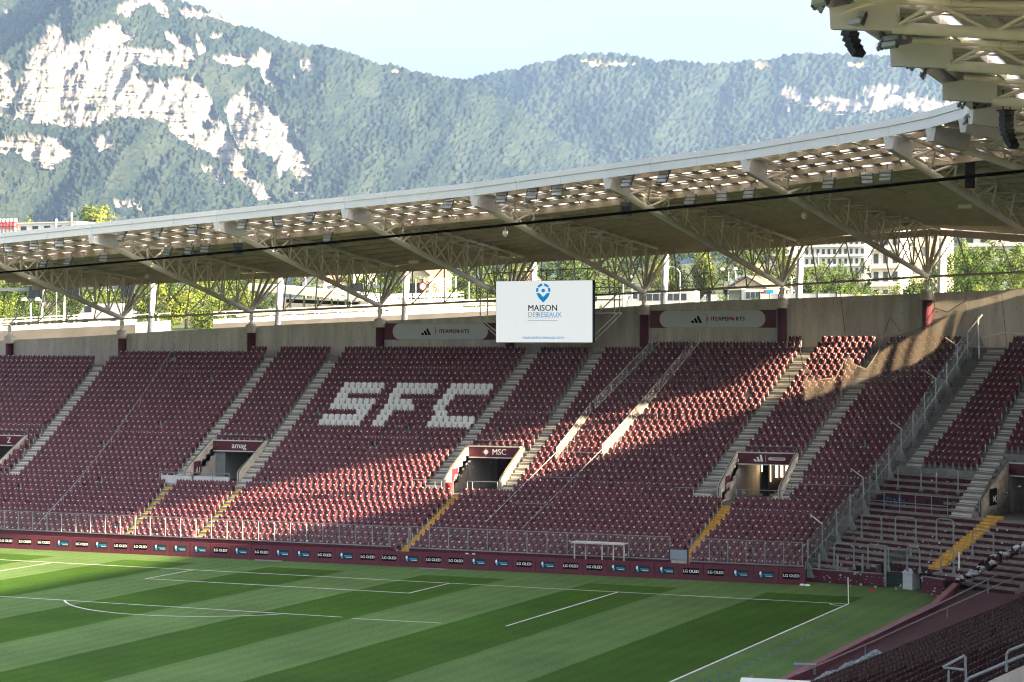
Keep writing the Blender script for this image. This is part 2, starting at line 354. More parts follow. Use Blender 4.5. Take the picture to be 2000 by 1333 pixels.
tm.transform(Matrix.Rotation(-tilt, 4, 'X')); tm.transform(Matrix.Translation((0, .045, .53)))
for i in range(NB):
    x = BX0 + i*bw; pr_ = PR[i]
    t = thing('advertising_board', ('maroon pitch-side board with black panel and white capitals, ' if pr_ == 'L' else 'maroon pitch-side board with slate panel, white and cyan emblem, ') + ordinal(i) + ' from left', 'board',
              (x, board_y(x), 0), brz, 'maroon boards along the goal line')
    put('board_cover', cover_me, t)
    if pr_ == 'L': put('panel', panelL, t); put('lettering', tm, t)
    else: put('panel', panelB, t); put('emblem', emblem_me, t)
for (u, v, w) in [(526,1095,5.0),(560,1093,3.6),(848,1111,4.6),(910,1110,3.6)]:
    p_ = atz(u, v, 0.05); mb = MB(); mb.box((0,0,0),(w*.42,.10,.08))
    o = mb.build('loose_batten', M['galv']); o.location = (p_.x, p_.y-.15, .05); o.rotation_euler.z = brz
    tag(o, 'grey metal batten lying at the foot of the boards, %s' % {526:'flat one left of centre',560:'upper one left of centre',848:'flat one near midfield side',910:'upper one near midfield side'}[u], 'batten', 'metal battens by the boards')

# ------------------------------------------------------------------ concrete terrace of the end stand
LASTK = lambda x: 35 if x < -70.8 else 36 if x < -58.5 else 37 if x < -24.5 else 38 if x < -13.9 else 39
BAYS = [-84,-70.8,-58.5,-46.8,-35.5,-24.5,-13.9,-3.2]
VOM = [(-77.3,-72.7),(-55.1,-50.75),(-33.65,-29.6),(-13.4,-9.45)]
TW = .26   # side wall thickness of the entrances
terr = thing('grandstand_terrace', 'stepped concrete terrace under the maroon seats of the far stand', 'terrace', (-40, 20, 0))
mb = MB()
for k in range(0, 40):
    k0, k1 = k-.7, k+.34; z1 = Zt(k); z0 = z1-.55
    left = -84 if k <= 35 else BAYS[1] if k == 36 else BAYS[2] if k == 37 else BAYS[5] if k == 38 else BAYS[6]
    right = xm(k)+.02
    cuts = [left]
    if 12.5 < k < 19.5:
        for a, b_ in VOM:
            if b_ > left: cuts += [max(left, a), b_]
    cuts.append(right)
    for a, b_ in zip(cuts[::2], cuts[1::2]):
        if b_ - a > .05: slab(mb, 'A', k0, k1, a, b_, a, b_, z0, z1)
rel(mb, 'terrace_steps', M['concrete'], terr)
CLIP = [(-9,9.9),(-5.3,9.9),(0,8.6),(2.7,7.0),(4.2,5.8),(5.2,4.5),(9,2)]
def behind_front(q): return q.y > np.interp(q.x, [a for a, _ in CLIP], [b_ for _, b_ in CLIP]) + .1
mb = MB(); mb2 = MB()
for k in range(0, 40):
    z1 = Zt(k); z0 = z1-.55; tgt = mb2 if k < 19 else mb
    sr = 16.0
    if 12.5 < k < 21.5:
        slab(tgt, 'B', k-.7, k+.34, -.02, 9.3, -.02, 9.3, z0, z1); slab(tgt, 'B', k-.7, k+.34, 13.4, sr, 13.4, sr, z0, z1)
        if k < 19:
            slab(tgt, 'B', k-.715, k-.7, -.02, 7.4, -.02, 7.4, z0, z1-.12, 1)
    elif k < 5:
        for s in np.arange(0, sr, .5):
            if behind_front(W('B', k-.7, s+.25, 0)):
                slab(tgt, 'B', k-.7, k+.34, s-.02, s+.5, s-.02, s+.5, z0, z1); slab(tgt, 'B', k-.715, k-.7, s-.02, s+.5, s-.02, s+.5, z0, z1-.12, 1)
    else:
        slab(tgt, 'B', k-.7, k+.34, -.02, sr, -.02, sr, z0, z1)
        if k < 19: slab(tgt, 'B', k-.715, k-.7, -.02, sr, -.02, sr, z0, z1-.12, 1)
rel(mb, 'terrace_steps', M['concrete'], terr)
corner = thing('standing_terrace', 'corner standing terrace with worn maroon risers and litter', 'terrace', (0, 14, 0))
rel(mb2, 'terrace_steps', [M['tread'], M['terrmar']], corner)
# front wall pieces
def front_wall(name, pts, z, lab, th=.22, m='maroon', group=None):
    mb = MB(); t = thing(name, lab, 'wall', (pts[0][0], pts[0][1], 0), 0, group)
    for a, b_ in zip(pts[:-1], pts[1:]):
        mb.beam((*a, z/2), (*b_, z/2), th, z)
    rel(mb, 'wall_panel', M[m], t)
    mb = MB()
    for a, b_ in zip(pts[:-1], pts[1:]): mb.beam((*a, z+.02), (*b_, z+.02), th+.06, .045)
    rel(mb, 'coping', M['galv'] if m == 'maroon' else M['maroon2'], t); return t
front_wall('front_wall', [(-84,9.35),(-33.75,9.35)], 1.02, 'long low maroon wall behind the boards left of the yellow centre stairs', group='low maroon walls')
front_wall('front_wall', [(-32.3,9.35),(-13.9,9.35)], 1.0, 'low maroon wall behind the boards between the two yellow stairs', group='low maroon walls')
front_wall('front_wall', [(-12.6,9.35),(-5.3,9.35)], .95, 'short low maroon wall behind the boards right of the grey gate', group='low maroon walls')
front_wall('front_wall', [(-5.25,9.85),(-0.15,8.75)], .78, 'stained maroon wall in front of the corner terrace beside the corner flag', group='low maroon walls')
front_wall('front_wall', [(2.6,7.1),(4.15,5.85)], .95, 'short dark maroon wall right of the white pyramid-roofed kiosk', group='low maroon walls')

# ------------------------------------------------------------------ aisle stairs, two steps to a row
def stairs(label, seg, kb, kt, L0, R0, L1, R1, kL0, kL1, style, group):
    kb_ = int(kb); base = W(seg, kb_, (L0+R0)/2, Zt(kb_))
    t = thing('aisle_stairs', label, 'stairs', base, 0, group)
    for k in range(kb_, int(kt)+1):
        for h in (0, 1):
            ka, kc = (k-.7, k+.34) if h == 0 else (k-.18, k+.34)
            def edge(kk):
                f = (kk-kL0)/(kL1-kL0); return L0+(L1-L0)*f, R0+(R1-R0)*f
            a0, b0 = edge(ka); a1, b1 = edge(kc)
            zb = Zt(k) + (.003 if h == 0 else 0) - (.22 if h == 0 and style == 'yellow' else 0); ka = ka - (.03 if h == 0 and style == 'yellow' else 0); zt_ = Zt(k)+.035 if h == 0 else (Zt(k)+Zt(k+1))/2+.02
            mb = MB(); slab(mb, seg, ka+.004, kc-.002, a0, b0, a1, b1, zb, zt_)
            mm = M['yellow'] if (style == 'yellow' or (style == 'half' and h == 1)) else M['step']
            slab(mb, seg, ka-.006, ka+.004, a0, b0, a0, b0, zt_-.17 if h else zt_-.2, zt_-(.115 if h else .15), 1)  # darker strip painted as the shadow line between steps
            rel(mb, 'step', [mm, M['concrete']], t)
    return t
g1 = 'pale aisle stairs of the far stand'
AIS = [('A1',11.5,35,-71.15,-69.9,-72.03,-70.79),('A2',11.7,37,-56.25,-55.36,-56.2,-55.1),('A3',12.1,37,-50.45,-49.2,-50.47,-49.24),('A4',12.4,38,-35.3,-34.0,-33.44,-32.48),
       ('A5',12.6,38,-29.3,-28.3,-28.1,-27.03),('A6',12.5,39,-15.35,-14.1,-11.92,-10.89),('A7',12.4,39,-9.85,-8.7,-6.5,-5.72)]
AL = ['pale concrete stairs right of the leftmost entrance','pale concrete stairs left of the tunnel with a four-letter sign','pale concrete stairs right of the tunnel with a four-letter sign','pale concrete stairs left of the sunlit central tunnel','pale concrete stairs right of the sunlit central tunnel','pale concrete stairs left of the tunnel lit from inside','pale concrete stairs right of the tunnel lit from inside']
for (n, ka, kb, l0, r0, l1, r1), lb in zip(AIS, AL):
    top = {'A1':34,'A2':36,'A3':35,'A4':37,'A5':38,'A6':37,'A7':37}[n]
    stairs(lb, 'A', 12, top, l0, r0, l1, r1, ka, kb, 'pale', g1)
stairs('pale stairs beside the tall segregation fence at the corner', 'B', 19, 38, 1.0, 2.4, 1.6, 3.4, 19.1, 38.8, 'pale', g1)
stairs('pale stairs left of the stained corner tunnel', 'B', 12, 38, 7.4, 8.95, 6.8, 7.9, 12.4, 27.6, 'pale', g1)
g2 = 'yellow-painted lower stairs'
YEL = [('A',1.3,10.5,-55.85,-54.97,-56.3,-55.3,'half','yellow-edged lower stairs left of the block below the four-letter sign'),('A',2.2,10.6,-49.91,-49.0,-50.15,-49.35,'half','sunlit yellow-edged lower stairs right of the block below the four-letter sign'),
       ('A',1.0,12,-33.47,-32.57,-32.59,-31.78,'yellow','fully yellow lower stairs below the central tunnel'),('A',2.3,11.8,-13.67,-12.9,-12.87,-12.0,'yellow','fully yellow lower stairs behind the grey gate panel')]
for sg, ka, kb, l0, r0, l1, r1, stl, lb in YEL: stairs(lb, sg, 0, 11, l0, r0, l1, r1, ka, kb, stl, g2)
stairs('scuffed yellow stairs crossing the corner standing terrace', 'B', 4, 12, 8.6, 9.6, 10.3, 11.4, 2.2, 12.4, 'yellow', g2)
def lerp_edges(A, k):
    ka, kb, l0, r0, l1, r1 = A; f = (k-ka)/(kb-ka); return l0+(l1-l0)*f, r0+(r1-r0)*f

# ------------------------------------------------------------------ entrance tunnels
def rail(parent, pts, r=.028, name='handrail', m='galv', posts=(), h=0):
    mb = MB(); mb.path([V(q) for q in pts], r, 6)
    return rel(mb, name, M[m], parent)
def vomitory(seg, a, b_, label, text, dirt=False, letter='U', front=None, sunlit=False):
    kf, ks = 12.75, 19.15
    t = thing('entrance_tunnel', label, 'tunnel', W(seg, 12, (a+b_)/2, Zt(12)), 0, 'entrance tunnels in the far stand')
    vm = M['vomdirty'] if dirt else M['vomwall']
    zf = Zt(12); zs = 7.22
    for s0, s1 in ((a-TW, a), (b_, b_+TW)):
        mb = MB(); P = []
        for s_ in (s0, s1):
            P.append([W(seg, kf, s_, zf-.4), W(seg, ks+.25, s_, zf-.4), W(seg, ks+.25, s_, zs+.03), W(seg, kf+.35, s_, zf+1.18), W(seg, kf, s_, zf+.95)])
        n = 5; mb.add(P[0]+P[1], [tuple(range(n-1,-1,-1)), tuple(range(n,2*n))]+[(i,(i+1)%n,n+(i+1)%n,n+i) for i in range(n)])
        w = rel(mb, 'side_wall', vm, t)
        mb = MB(); sm = (s0+s1)/2
        mb.path([W(seg,kf,sm,zf+.05), W(seg,kf,sm,zf+1.0), W(seg,kf+.4,sm,zf+1.24), W(seg,ks,sm,zs+.09)], .03, 6); rel(mb, 'handrail', M['rust'], t)
    # deep passage walls, ceiling, back
    for s0, s1 in ((a-TW, a+.001), (b_-.001, b_+TW)):
        mb = MB(); slab(mb, seg, ks+.26, 28, s0, s1, s0, s1, zf-.4, 6.40); rel(mb, 'passage_wall', M['wall'], t)
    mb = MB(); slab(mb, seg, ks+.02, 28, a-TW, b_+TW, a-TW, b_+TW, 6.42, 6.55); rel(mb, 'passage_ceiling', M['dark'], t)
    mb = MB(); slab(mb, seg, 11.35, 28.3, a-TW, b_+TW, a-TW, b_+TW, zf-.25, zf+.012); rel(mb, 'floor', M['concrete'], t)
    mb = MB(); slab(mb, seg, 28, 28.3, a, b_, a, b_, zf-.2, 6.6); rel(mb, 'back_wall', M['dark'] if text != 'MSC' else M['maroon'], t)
    # sign over the opening
    mb = MB(); slab(mb, seg, ks-.10, ks+.10, a+.003, b_-.003, a+.003, b_-.003, 6.44, 7.16); sg = rel(mb, 'sign_panel', M['maroon'], t)
    for z_ in (6.40, 7.20):
        mb = MB(); slab(mb, seg, ks-.16, ks+.12, a+.004, b_-.004, a+.004, b_-.004, z_-.04, z_+.04); o = rel(mb, 'sign_edge', M['nose'], t)
    rz = 0 if seg == 'A' else -math.radians(30)
    ctr = W(seg, ks-.13, (a+b_)/2, 6.80) - t.location
    if text == 'amag': lettering('amag', .62, 'letter', t, ctr+V((.12,0,.02)), rz, bold=.008)
    elif text == 'MSC':
        lettering('MSC', .58, 'letter', t, ctr+V((.42,0,0)), rz, bold=.008)
        mb = MB()
        for i in range(16):
            a0 = 2*PI*i/16; r_ = .32 if i % 4 == 0 else .22
            mb.add([(0,0,0),(.13*math.cos(a0-.18),0,.13*math.sin(a0-.18)),(r_*math.cos(a0),0,r_*math.sin(a0)),(.13*math.cos(a0+.18),0,.13*math.sin(a0+.18))],[(0,1,2,3)])
        o = mb.build('star_emblem', M['letter'], t); o.location = ctr+V((-.62,-.004,0))
    elif text == 'stripes':
        mb = MB()
        for i in range(3):
            x0 = -.34+i*.21; h_ = .16+.15*i
            mb.add([(x0,0,-.24),(x0+.17,0,-.24),(x0+.17-.13+.02*i,0,-.24+h_),(x0-.11+.02*i,0,-.24+h_+.0)],[(0,1,2,3)])
        o = mb.build('stripe_emblem', M['letter'], t); o.location = ctr+V((-.42,-.004,.04))
        mb = MB(); mb.box((0,0,0),(.02,.006,.5)); o = mb.build('divider', M['letter'], t); o.location = ctr+V((.02,-.004,0))
        mb = MB(); n = 20; pl = [(.62+(.5+.10*math.cos(t_) if math.cos(t_) > 0 else -.5+.10*math.cos(t_)),0,.10*math.sin(t_)) for t_ in np.linspace(-PI/2, 1.5*PI, n, endpoint=False)]
        mb.add(pl, [tuple(range(n))]); o = mb.build('pill_print', M['letter'], t); o.location = ctr+V((.18,-.004,0))
        lettering('11TEAMSPORTS', .15, 'maroon', t, ctr+V((.80,-.009,-.005)), rz, bold=.006)
    elif text == 'z':
        lettering('Z', .62, 'letter', t, ctr+V((.9,0,0)), rz, bold=.008)
    # block mark on the left wall, seen on its inner face
    k1_, k2_ = 14.35, 16.15
    mb = MB(); poly = [(0,.02),(.06,-.0),(.9,.02),(.98,.10),(1.0,.92),(.9,1.0),(.06,.96),(0,.88)]
    f = lambda q, o_: W(seg, k1_+(k2_-k1_)*q[0], a+o_, zf+.62+1.08*q[1])
    mb.add([f(q,.012) for q in poly], [tuple(range(len(poly)))]); rel(mb, 'block_mark', M['ink'] if dirt else M['maroon'], t)
    me = text_mesh('\u0131'+letter, .62, bold=.012); o = bpy.data.objects.new('lettering', me.copy()); C.objects.link(o); o.parent = t
    o.data.materials.clear(); o.data.materials.append(M['banner']); o.rotation_euler.z = PI/2 + rz
    o.location = W(seg, (k1_+k2_)/2+.1, a+.020, zf+1.0) - t.location
    return t
T1 = vomitory('A', *VOM[0], 'entrance tunnel cut by the left edge of the photo', 'z')
T2 = vomitory('A', *VOM[1], 'shaded entrance tunnel under a sign with a four-letter word', 'amag', letter='U')
T3 = vomitory('A', *VOM[2], 'sunlit central entrance tunnel under a sign with star and three capitals', 'MSC', letter='V')
T4 = vomitory('A', *VOM[3], 'entrance tunnel with warm lights inside under a three-stripe sign', 'stripes', letter='W')
T5 = vomitory('B', 9.3+TW, 13.2, 'stained corner entrance tunnel with a black block mark', 'none', dirt=True, letter='X')
# inside details: glazed lit back of the fourth tunnel, grey door of the second
wl_ = bpy.data.materials.new('warm_light_strip'); wl_.use_nodes = True; nt = wl_.node_tree; e_ = nt.nodes['Principled BSDF']
e_.inputs['Emission Color'].default_value = (1.0,.72,.40,1); e_.inputs['Emission Strength'].default_value = .8; e_.inputs['Base Color'].default_value = (.8,.7,.5,1)
for i, (dx, z0, z1) in enumerate([(.25,5.6,6.3),(.75,4.9,6.2),(1.25,5.2,6.35),(1.62,5.25,6.35),(2.0,4.75,6.35)]):
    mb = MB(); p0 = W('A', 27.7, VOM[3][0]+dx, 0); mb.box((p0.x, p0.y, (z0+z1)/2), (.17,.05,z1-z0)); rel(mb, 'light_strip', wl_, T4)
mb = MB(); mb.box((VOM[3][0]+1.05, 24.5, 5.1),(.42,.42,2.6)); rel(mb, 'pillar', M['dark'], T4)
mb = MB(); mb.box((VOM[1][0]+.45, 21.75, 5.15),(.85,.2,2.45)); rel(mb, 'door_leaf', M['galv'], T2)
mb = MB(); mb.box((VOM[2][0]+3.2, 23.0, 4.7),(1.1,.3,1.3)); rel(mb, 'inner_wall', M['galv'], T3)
# guard rails in front of the tunnels
def guard(pts_, label, panels=False, h=.95):
    t = thing('guard_rail', label, 'railing', pts_[0], 0, 'guard rails at the entrance tunnels')
    mb = MB(); mb.path([V(q)+V((0,0,h)) for q in pts_], .03, 6); rel(mb, 'top_rail', M['galv'], t)
    for q in pts_:
        mb = MB(); mb.tube(V(q)-V((0,0,.05)), V(q)+V((0,0,h)), .027, 6); rel(mb, 'post', M['galv'], t)
    if panels:
        for a, b2 in zip(pts_[:-1], pts_[1:]):
            mb = MB(); mb.beam(V(a)*.96+V(b2)*.04+V((0,0,.42)), V(b2)*.96+V(a)*.04+V((0,0,.42)), .02, .62); rel(mb, 'infill_panel', M['banner'], t)
    return t
gy = Y(11.3)
zf = Zt(12)
guard([(-56.9,gy,zf),(-54.0,gy,zf),(-52.3,gy,zf),(-50.85,gy,zf)], 'grey rail with pale infill panels below the four-letter sign', True)
guard([(-35.9,gy,zf),(-34.1,gy,zf),(-33.6,gy,zf),(-32.7,gy,zf)], 'grey rail left of the sunlit central tunnel mouth, beside the red bin')
guard([(-31.6,gy,zf),(-31.2,gy,zf),(-29.3,gy,zf)], 'grey rail across the right half of the sunlit central tunnel mouth')
guard([(-16.3,gy,zf),(-14.2,gy,zf),(-13.1,gy,zf)], 'grey rail left of the tunnel with warm lights')
guard([(-12.0,gy,zf),(-11.6,gy,zf),(-9.4,gy,zf),(-8.4,gy,zf)], 'grey rail across the tunnel with warm lights')
guard([(-76.5,gy,zf),(-73,gy,zf),(-70.6,gy,zf)], 'grey rail at the entrance cut by the left edge')
for (a, b_), lb in zip(VOM, ['leftmost entrance','four-letter sign','star sign','three-stripe sign']):
    y_ = Y(19.6)
    t = thing('guard_rail', 'thin bent rail above the %s' % lb, 'railing', (a, y_, 7.2), 0, 'thin rails above the tunnel signs')
    mb = MB(); mb.path([(a,y_,7.2),(a,y_,7.5),(a+.15,y_,7.62),(b_-.1,y_,7.62),(b_+.12,y_,7.5),(b_+.12,y_,7.1)], .025, 6); rel(mb, 'tube', M['galv'], t)
mb = MB(); n = 14
mb.tube((0,0,0),(0,0,.72),.27,n,0,.30); mb.tube((0,0,.72),(0,0,.80),.31,n,0,.27)
bin_ = mb.build('litter_bin', mat('red_bin_plastic',(.42,.02,.03),.5)); bin_.location = (-33.15, gy+.35, zf+.012); tag(bin_, 'red litter bin behind the rail at the sunlit central tunnel', 'bin')
# ------------------------------------------------------------------ seats
def seat_parts():
    back = MB(); o = [(-.17,.40),(.17,.40),(.222,.52),(.222,.74),(.17,.80),(-.17,.80),(-.222,.74),(-.222,.52)]
    back.prism([(x, .0-.05*(z-.4), z) for x, z in o], (0,.055,0))
    pan = MB(); o = [(-.10,.24),(.10,.24),(.17,.32),(.185,.60),(.12,.64),(-.12,.64),(-.185,.60),(-.17,.32)]
    pan.prism([(x, -.12+.03*(z-.24), z) for x, z in o], (0,.07,0))
    down = MB(); down.prism([(-.19,-.42,.43),(.19,-.42,.43),(.2,-.02,.40),(-.2,-.02,.40)], (0,0,.05))
    leg = MB(); leg.box((-.215,-.02,.24),(.045,.10,.48)); leg.box((.215,-.02,.24),(.045,.10,.48))
    dot = MB(); dot.box((0,-.028,.758),(.095,.014,.075))
    return back, pan, down, leg, dot
SBk, SPn, SDn, SLg, SDt = seat_parts()
def arr(mb):
    v = np.array(mb.v); f = []
    for q in mb.f:
        for i in range(1, len(q)-1): f.append((q[0], q[i], q[i+1]))
    return v, np.array(f)
seats = []      # x, y, z, rotation
whites = []
def cut_at(k):
    g = []
    if k >= 12:
        for A in AIS: g.append(lerp_edges(A[1:], k))
    else:
        for sg, *A in YEL:
            if sg == 'A': g.append(lerp_edges(A[:6], k))
    if k == 12: g += [(-56.2,-49.3),(-35.3,-28.3),(-15.3,-8.7),(-78,-69.9)]
    if 12 < k < 19.5: g += [(a-TW-.05, b_+TW+.05) for a, b_ in VOM]
    return g
LET = {30:['SSSSSSS','FFFFFFF','CCCCCCC'],29:['SSSSSSS','FFFFFFF','CCCCCCC'],28:['SS.....','FF.....','CC.....'],27:['SSSSSSS','FFFFF..','CC.....'],
       26:['SSSSSSS','FFFFF..','CC.....'],25:['.....SS','FF.....','CC.....'],24:['SSSSSSS','FF.....','CCCCCCC'],23:['SSSSSSS','FF.....','CCCCCCC']}
rnd = random.Random(3)
for k in range(0, 40):
    y, z = Y(k), Zt(k)
    left = -83.5 if k <= 35 else BAYS[1]+.55 if k == 36 else BAYS[2]+.5 if k == 37 else BAYS[5]+.5 if k == 38 else BAYS[6]+.5
    right = xm(k) - .35
    x = left
    g = sorted(cut_at(k)); spans = []
    for a, b_ in g:
        if a > x: spans.append((x, min(a, right)))
        x = max(x, b_)
    if right > x: spans.append((x, right))
    for a, b_ in spans:
        n = int((b_-a-.05)/.498)
        if n <= 0: continue
        p = (b_-a)/n if n*.52 > (b_-a) else .502; off = (b_-a-n*p)/2
        xs = [a+off+(i+.5)*p for i in range(n)]
        if k in LET:      # the white letters
            starts = [-46.97,-42.47,-37.92]
            for i, xx in enumerate(xs):
                hit = None
                for s0, pat in zip(starts, LET[k]):
                    j = int(round((xx-s0)/.502))
                    if 0 <= j < len(pat) and abs(xx-s0-j*.502) < .26 and pat[j] != '.': hit = pat[j]
                (whites if hit else seats).append((xx, y, z, 0.0) + ((hit,k) if hit else ()))
        else: seats += [(xx, y, z, 0.0) for xx in xs]
for k in range(19, 40):
    for s0, s1 in ((lerp_edges((19.1,38.8,1.0,2.4,1.6,3.4), k)[1]+.1, lerp_edges((12.4,27.6,7.4,8.95,6.8,7.9), k)[0]-.05), (lerp_edges((12.4,27.6,7.4,8.95,6.8,7.9), k)[1]+.1, 15.8)):
        if k < 22 and s0 > 8: s0 = 13.6
        s = s0+.25
        while s < s1-.2:
            q = W('B', k, s, Zt(k)); seats.append((q.x, q.y, q.z, -math.radians(30))); s += .502
far_n = len(seats)
near = []
NRZ = math.radians(-94.46)
for r in range(0, 22):
    for i in range(150):
        yy = -68 + i*.505
        if yy > 3: break
        x = 8.2 + .0782*(yy+35) + .85*r; z = 1.5+.23*r - .80
        if r in (7,) and 0: continue
        u, v = proj((x, yy, z+.8))
        if u > 2040 or v > 1375 or u < 1500: continue
        near.append((x, yy, z, NRZ))
# the seats that show largest are objects of their own
def dist(s): return (V(s[:3])-V(CAM)).length
near.sort(key=dist)
single = [s for s in near if proj((s[0],s[1],s[2]+.8))[0] < 2003 and proj((s[0],s[1],s[2]+.8))[1] < 1340][:300-len(whites)-2]
ss = set(single); rest = [s for s in near if s not in ss]
# all the others: one object
bulk = seats + rest
B = np.array(bulk); N = len(B); B[:,3] += np.random.normal(0, .035, N); B[:,0] += np.random.normal(0, .008, N)
missing = np.random.rand(N) < .004; downs = (np.random.rand(N) < .012)
downs[far_n:] = False
def replicate(v, f, P, jit=0):
    ca, sa = np.cos(P[:,3]), np.sin(P[:,3]); n = len(P)
    vx = v[None,:,0]*ca[:,None] - v[None,:,1]*sa[:,None] + P[:,0:1]
    vy = v[None,:,0]*sa[:,None] + v[None,:,1]*ca[:,None] + P[:,1:2]
    vz = v[None,:,2] + P[:,2:3]
    vv = np.stack([vx,vy,vz], 2).reshape(-1,3); ff = (f[None] + (np.arange(n)*len(v))[:,None,None]).reshape(-1,3)
    return vv, ff
parts = [(SBk, ~missing, 0), (SPn, ~missing & ~downs, 0), (SDn, downs & ~missing, 0), (SLg, np.ones(N, bool), 1), (SDt, ~missing, 2)]
VV = []; FF = []; MI = []; o0 = 0
for pmb, msk, mi in parts:
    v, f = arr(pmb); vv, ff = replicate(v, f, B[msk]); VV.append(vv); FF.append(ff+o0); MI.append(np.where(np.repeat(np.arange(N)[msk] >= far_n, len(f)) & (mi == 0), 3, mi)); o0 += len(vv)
def np_mesh(name, v, f, mats, mi=None):
    me = bpy.data.meshes.new(name); me.vertices.add(len(v)); me.vertices.foreach_set('co', np.asarray(v, np.float32).ravel())
    n = f.shape[1]; me.loops.add(len(f)*n); me.loops.foreach_set('vertex_index', f.astype(np.int32).ravel())
    me.polygons.add(len(f)); me.polygons.foreach_set('loop_start', np.arange(0, len(f)*n, n, dtype=np.int32))
    for k in (mats if isinstance(mats, (list, tuple)) else [mats]): me.materials.append(k)
    if mi is not None: me.polygons.foreach_set('material_index', mi.astype(np.int32))
    me.update(calc_edges=True); return me
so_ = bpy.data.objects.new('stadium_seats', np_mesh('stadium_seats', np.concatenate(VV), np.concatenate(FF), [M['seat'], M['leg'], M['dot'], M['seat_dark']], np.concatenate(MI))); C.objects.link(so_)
so_['kind'] = 'stuff'; tag(so_, 'thousands of maroon tip-up seats filling the far stand', 'seats')
lib = {}
for nm, pmb in (('backrest', SBk), ('seat_pan', SPn), ('leg', SLg), ('number_tag', SDt)):
    lib[nm] = pmb
def seat_proto(white):
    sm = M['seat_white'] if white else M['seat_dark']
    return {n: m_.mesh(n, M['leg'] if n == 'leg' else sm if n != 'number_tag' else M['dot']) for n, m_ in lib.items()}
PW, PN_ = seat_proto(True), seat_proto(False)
def lone_seat(s, P, label, group):
    t = thing('stadium_seat', label, 'seat', s[:3], s[3], group)
    for n, me in P.items(): put(n, me, t)
cntw = {}
for s in whites:
    cw = cntw[(s[4],s[5])] = cntw.get((s[4],s[5]), 0)+1
    rowname = {30:'top',29:'second',28:'third',27:'fourth',26:'fifth',25:'sixth',24:'seventh',23:'bottom'}[s[5]]
    lone_seat(s[:4], PW, 'white tip-up seat, %s from left in the %s row of white letter %s' % (ordinal(cw-1), rowname, s[4]), 'white seats of the letter %s' % s[4])
nr = {}
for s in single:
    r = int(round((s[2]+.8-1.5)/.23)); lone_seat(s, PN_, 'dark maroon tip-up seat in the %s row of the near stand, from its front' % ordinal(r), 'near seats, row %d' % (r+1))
# near stand terrace and its front
nt_ = thing('near_terrace', 'dark concrete terrace under the near seats, bottom right', 'terrace', (14,-30,0))
mb = MB()
for r in range(0, 31):
    z1 = 1.5+.23*r-.8; f = lambda yy, d: 8.2+.0782*(yy+35)+.85*r+d
    mb.hexa([(f(-70,-.45),-70,z1-.5),(f(-70,.42),-70,z1-.5),(f(4,.42),4,z1-.5),(f(4,-.45),4,z1-.5)],[(f(-70,-.45),-70,z1),(f(-70,.42),-70,z1),(f(4,.42),4,z1),(f(4,-.45),4,z1)])
rel(mb, 'terrace_steps', M['concrete'], nt_)
mb = MB(); mb.beam((5.9,-72,.5),(6.2,-6,.5),.25,1.0); mb.beam((6.2,-6,.5),(5.2,4.6,.5),.25,1.0); mb.beam((5.2,4.6,.5),(4.3,6.6,.5),.25,1.0)
nw = thing('pitchside_wall', 'long maroon wall with pink coping between grass and near seats', 'wall', (6,-30,0)); rel(mb, 'wall_panel', M['maroon2'], nw)
mb = MB(); mb.beam((5.9,-72,1.02),(6.2,-6,1.02),.34,.05); mb.beam((6.2,-6,1.02),(5.2,4.6,1.02),.34,.05); rel(mb, 'coping', mat('pinkish_coping',(.24,.11,.13),.8,noise=.2), nw)
mb = MB(); walk = mat('worn_pink_walkway', (.085,.042,.052), .85, noise=.3, nscale=.8)
mb.hexa([(6.1,-72,.2),(5.2,-72,.2),(5.2,-72,.2),(6.1,-72,.2)],[(6.1,-72,.3)]*4) if 0 else None
mb.add([(6.0,-72,.62),(7.4,-72,.66),(10.2,5,.66),(5.2,5,.62),(10.2,12,.66),(4.4,9,.62)],[(0,1,2,3),(3,2,4,5)])
structure(mb.build('walkway', walk))
def pipe_rail(name, label, pts_, posts, r=.03, h=1.0, cat='railing', group=None, m='galv'):
    t = thing(name, label, cat, pts_[0], 0, group); mb = MB(); mb.path([V(q) for q in pts_], r, 8); rel(mb, 'top_rail', M[m], t)
    for q in posts:
        mb = MB(); mb.tube(V(q)-V((0,0,h)), V(q), r*.9, 8); rel(mb, 'post', M[m], t)
    return t
RA = [(7.6,-36,1.78),(8.17,-27.7,1.86),(8.69,-14.1,1.9),(9.31,2.5,1.9)]
pipe_rail('front_rail', 'thin blue-grey rail along the front of the near seats', RA, [V(RA[1]), V(RA[2])], .03, .5)
RB = [atz(1716,1246,1.3), atz(1850,1183,1.5), atz(2010,1114,1.5)]
pipe_rail('wall_rail', 'blue-grey tube rail above the maroon walkway beside the bag heap', [atz(1700,1245,1.05), atz(1850,1172,1.35), atz(1930,1132,1.45), atz(2010,1092,1.5)], [atz(1930,1132,1.45)], .04, .8)
# foreground rails and parapet at the bottom right edge
D = -58
def fa(u, v, y=D): return at(u, v, y)
pipe_rail('foreground_rail', 'thick grey tube rail with rounded end in the bottom right corner', [fa(1884,1345), fa(1886,1332), fa(1893,1325), fa(2010,1276)], [], .045)
pipe_rail('foreground_rail', 'grey triangular tube rail frame in front of the near seats', [fa(1884,1281), fa(1842,1304), fa(1884,1309)], [], .04)
t = bpy.data.objects['foreground_rail.001']
for a, b_ in (((1853,1310),(1853,1350)), ((1885,1282),(1888,1350))):
    mb = MB(); mb.tube(fa(*a), fa(*b_), .036, 8); rel(mb, 'post', M['galv'], t)
pipe_rail('foreground_rail', 'grey bent rail with upright beside the parapet, bottom right', [fa(1966,1312), fa(1966,1279), fa(1971,1271), fa(2010,1256)], [], .04)
mb = MB(); a, b_, c_, d_ = fa(1900,1345), fa(2015,1293), fa(2015,1400), fa(1900,1400)
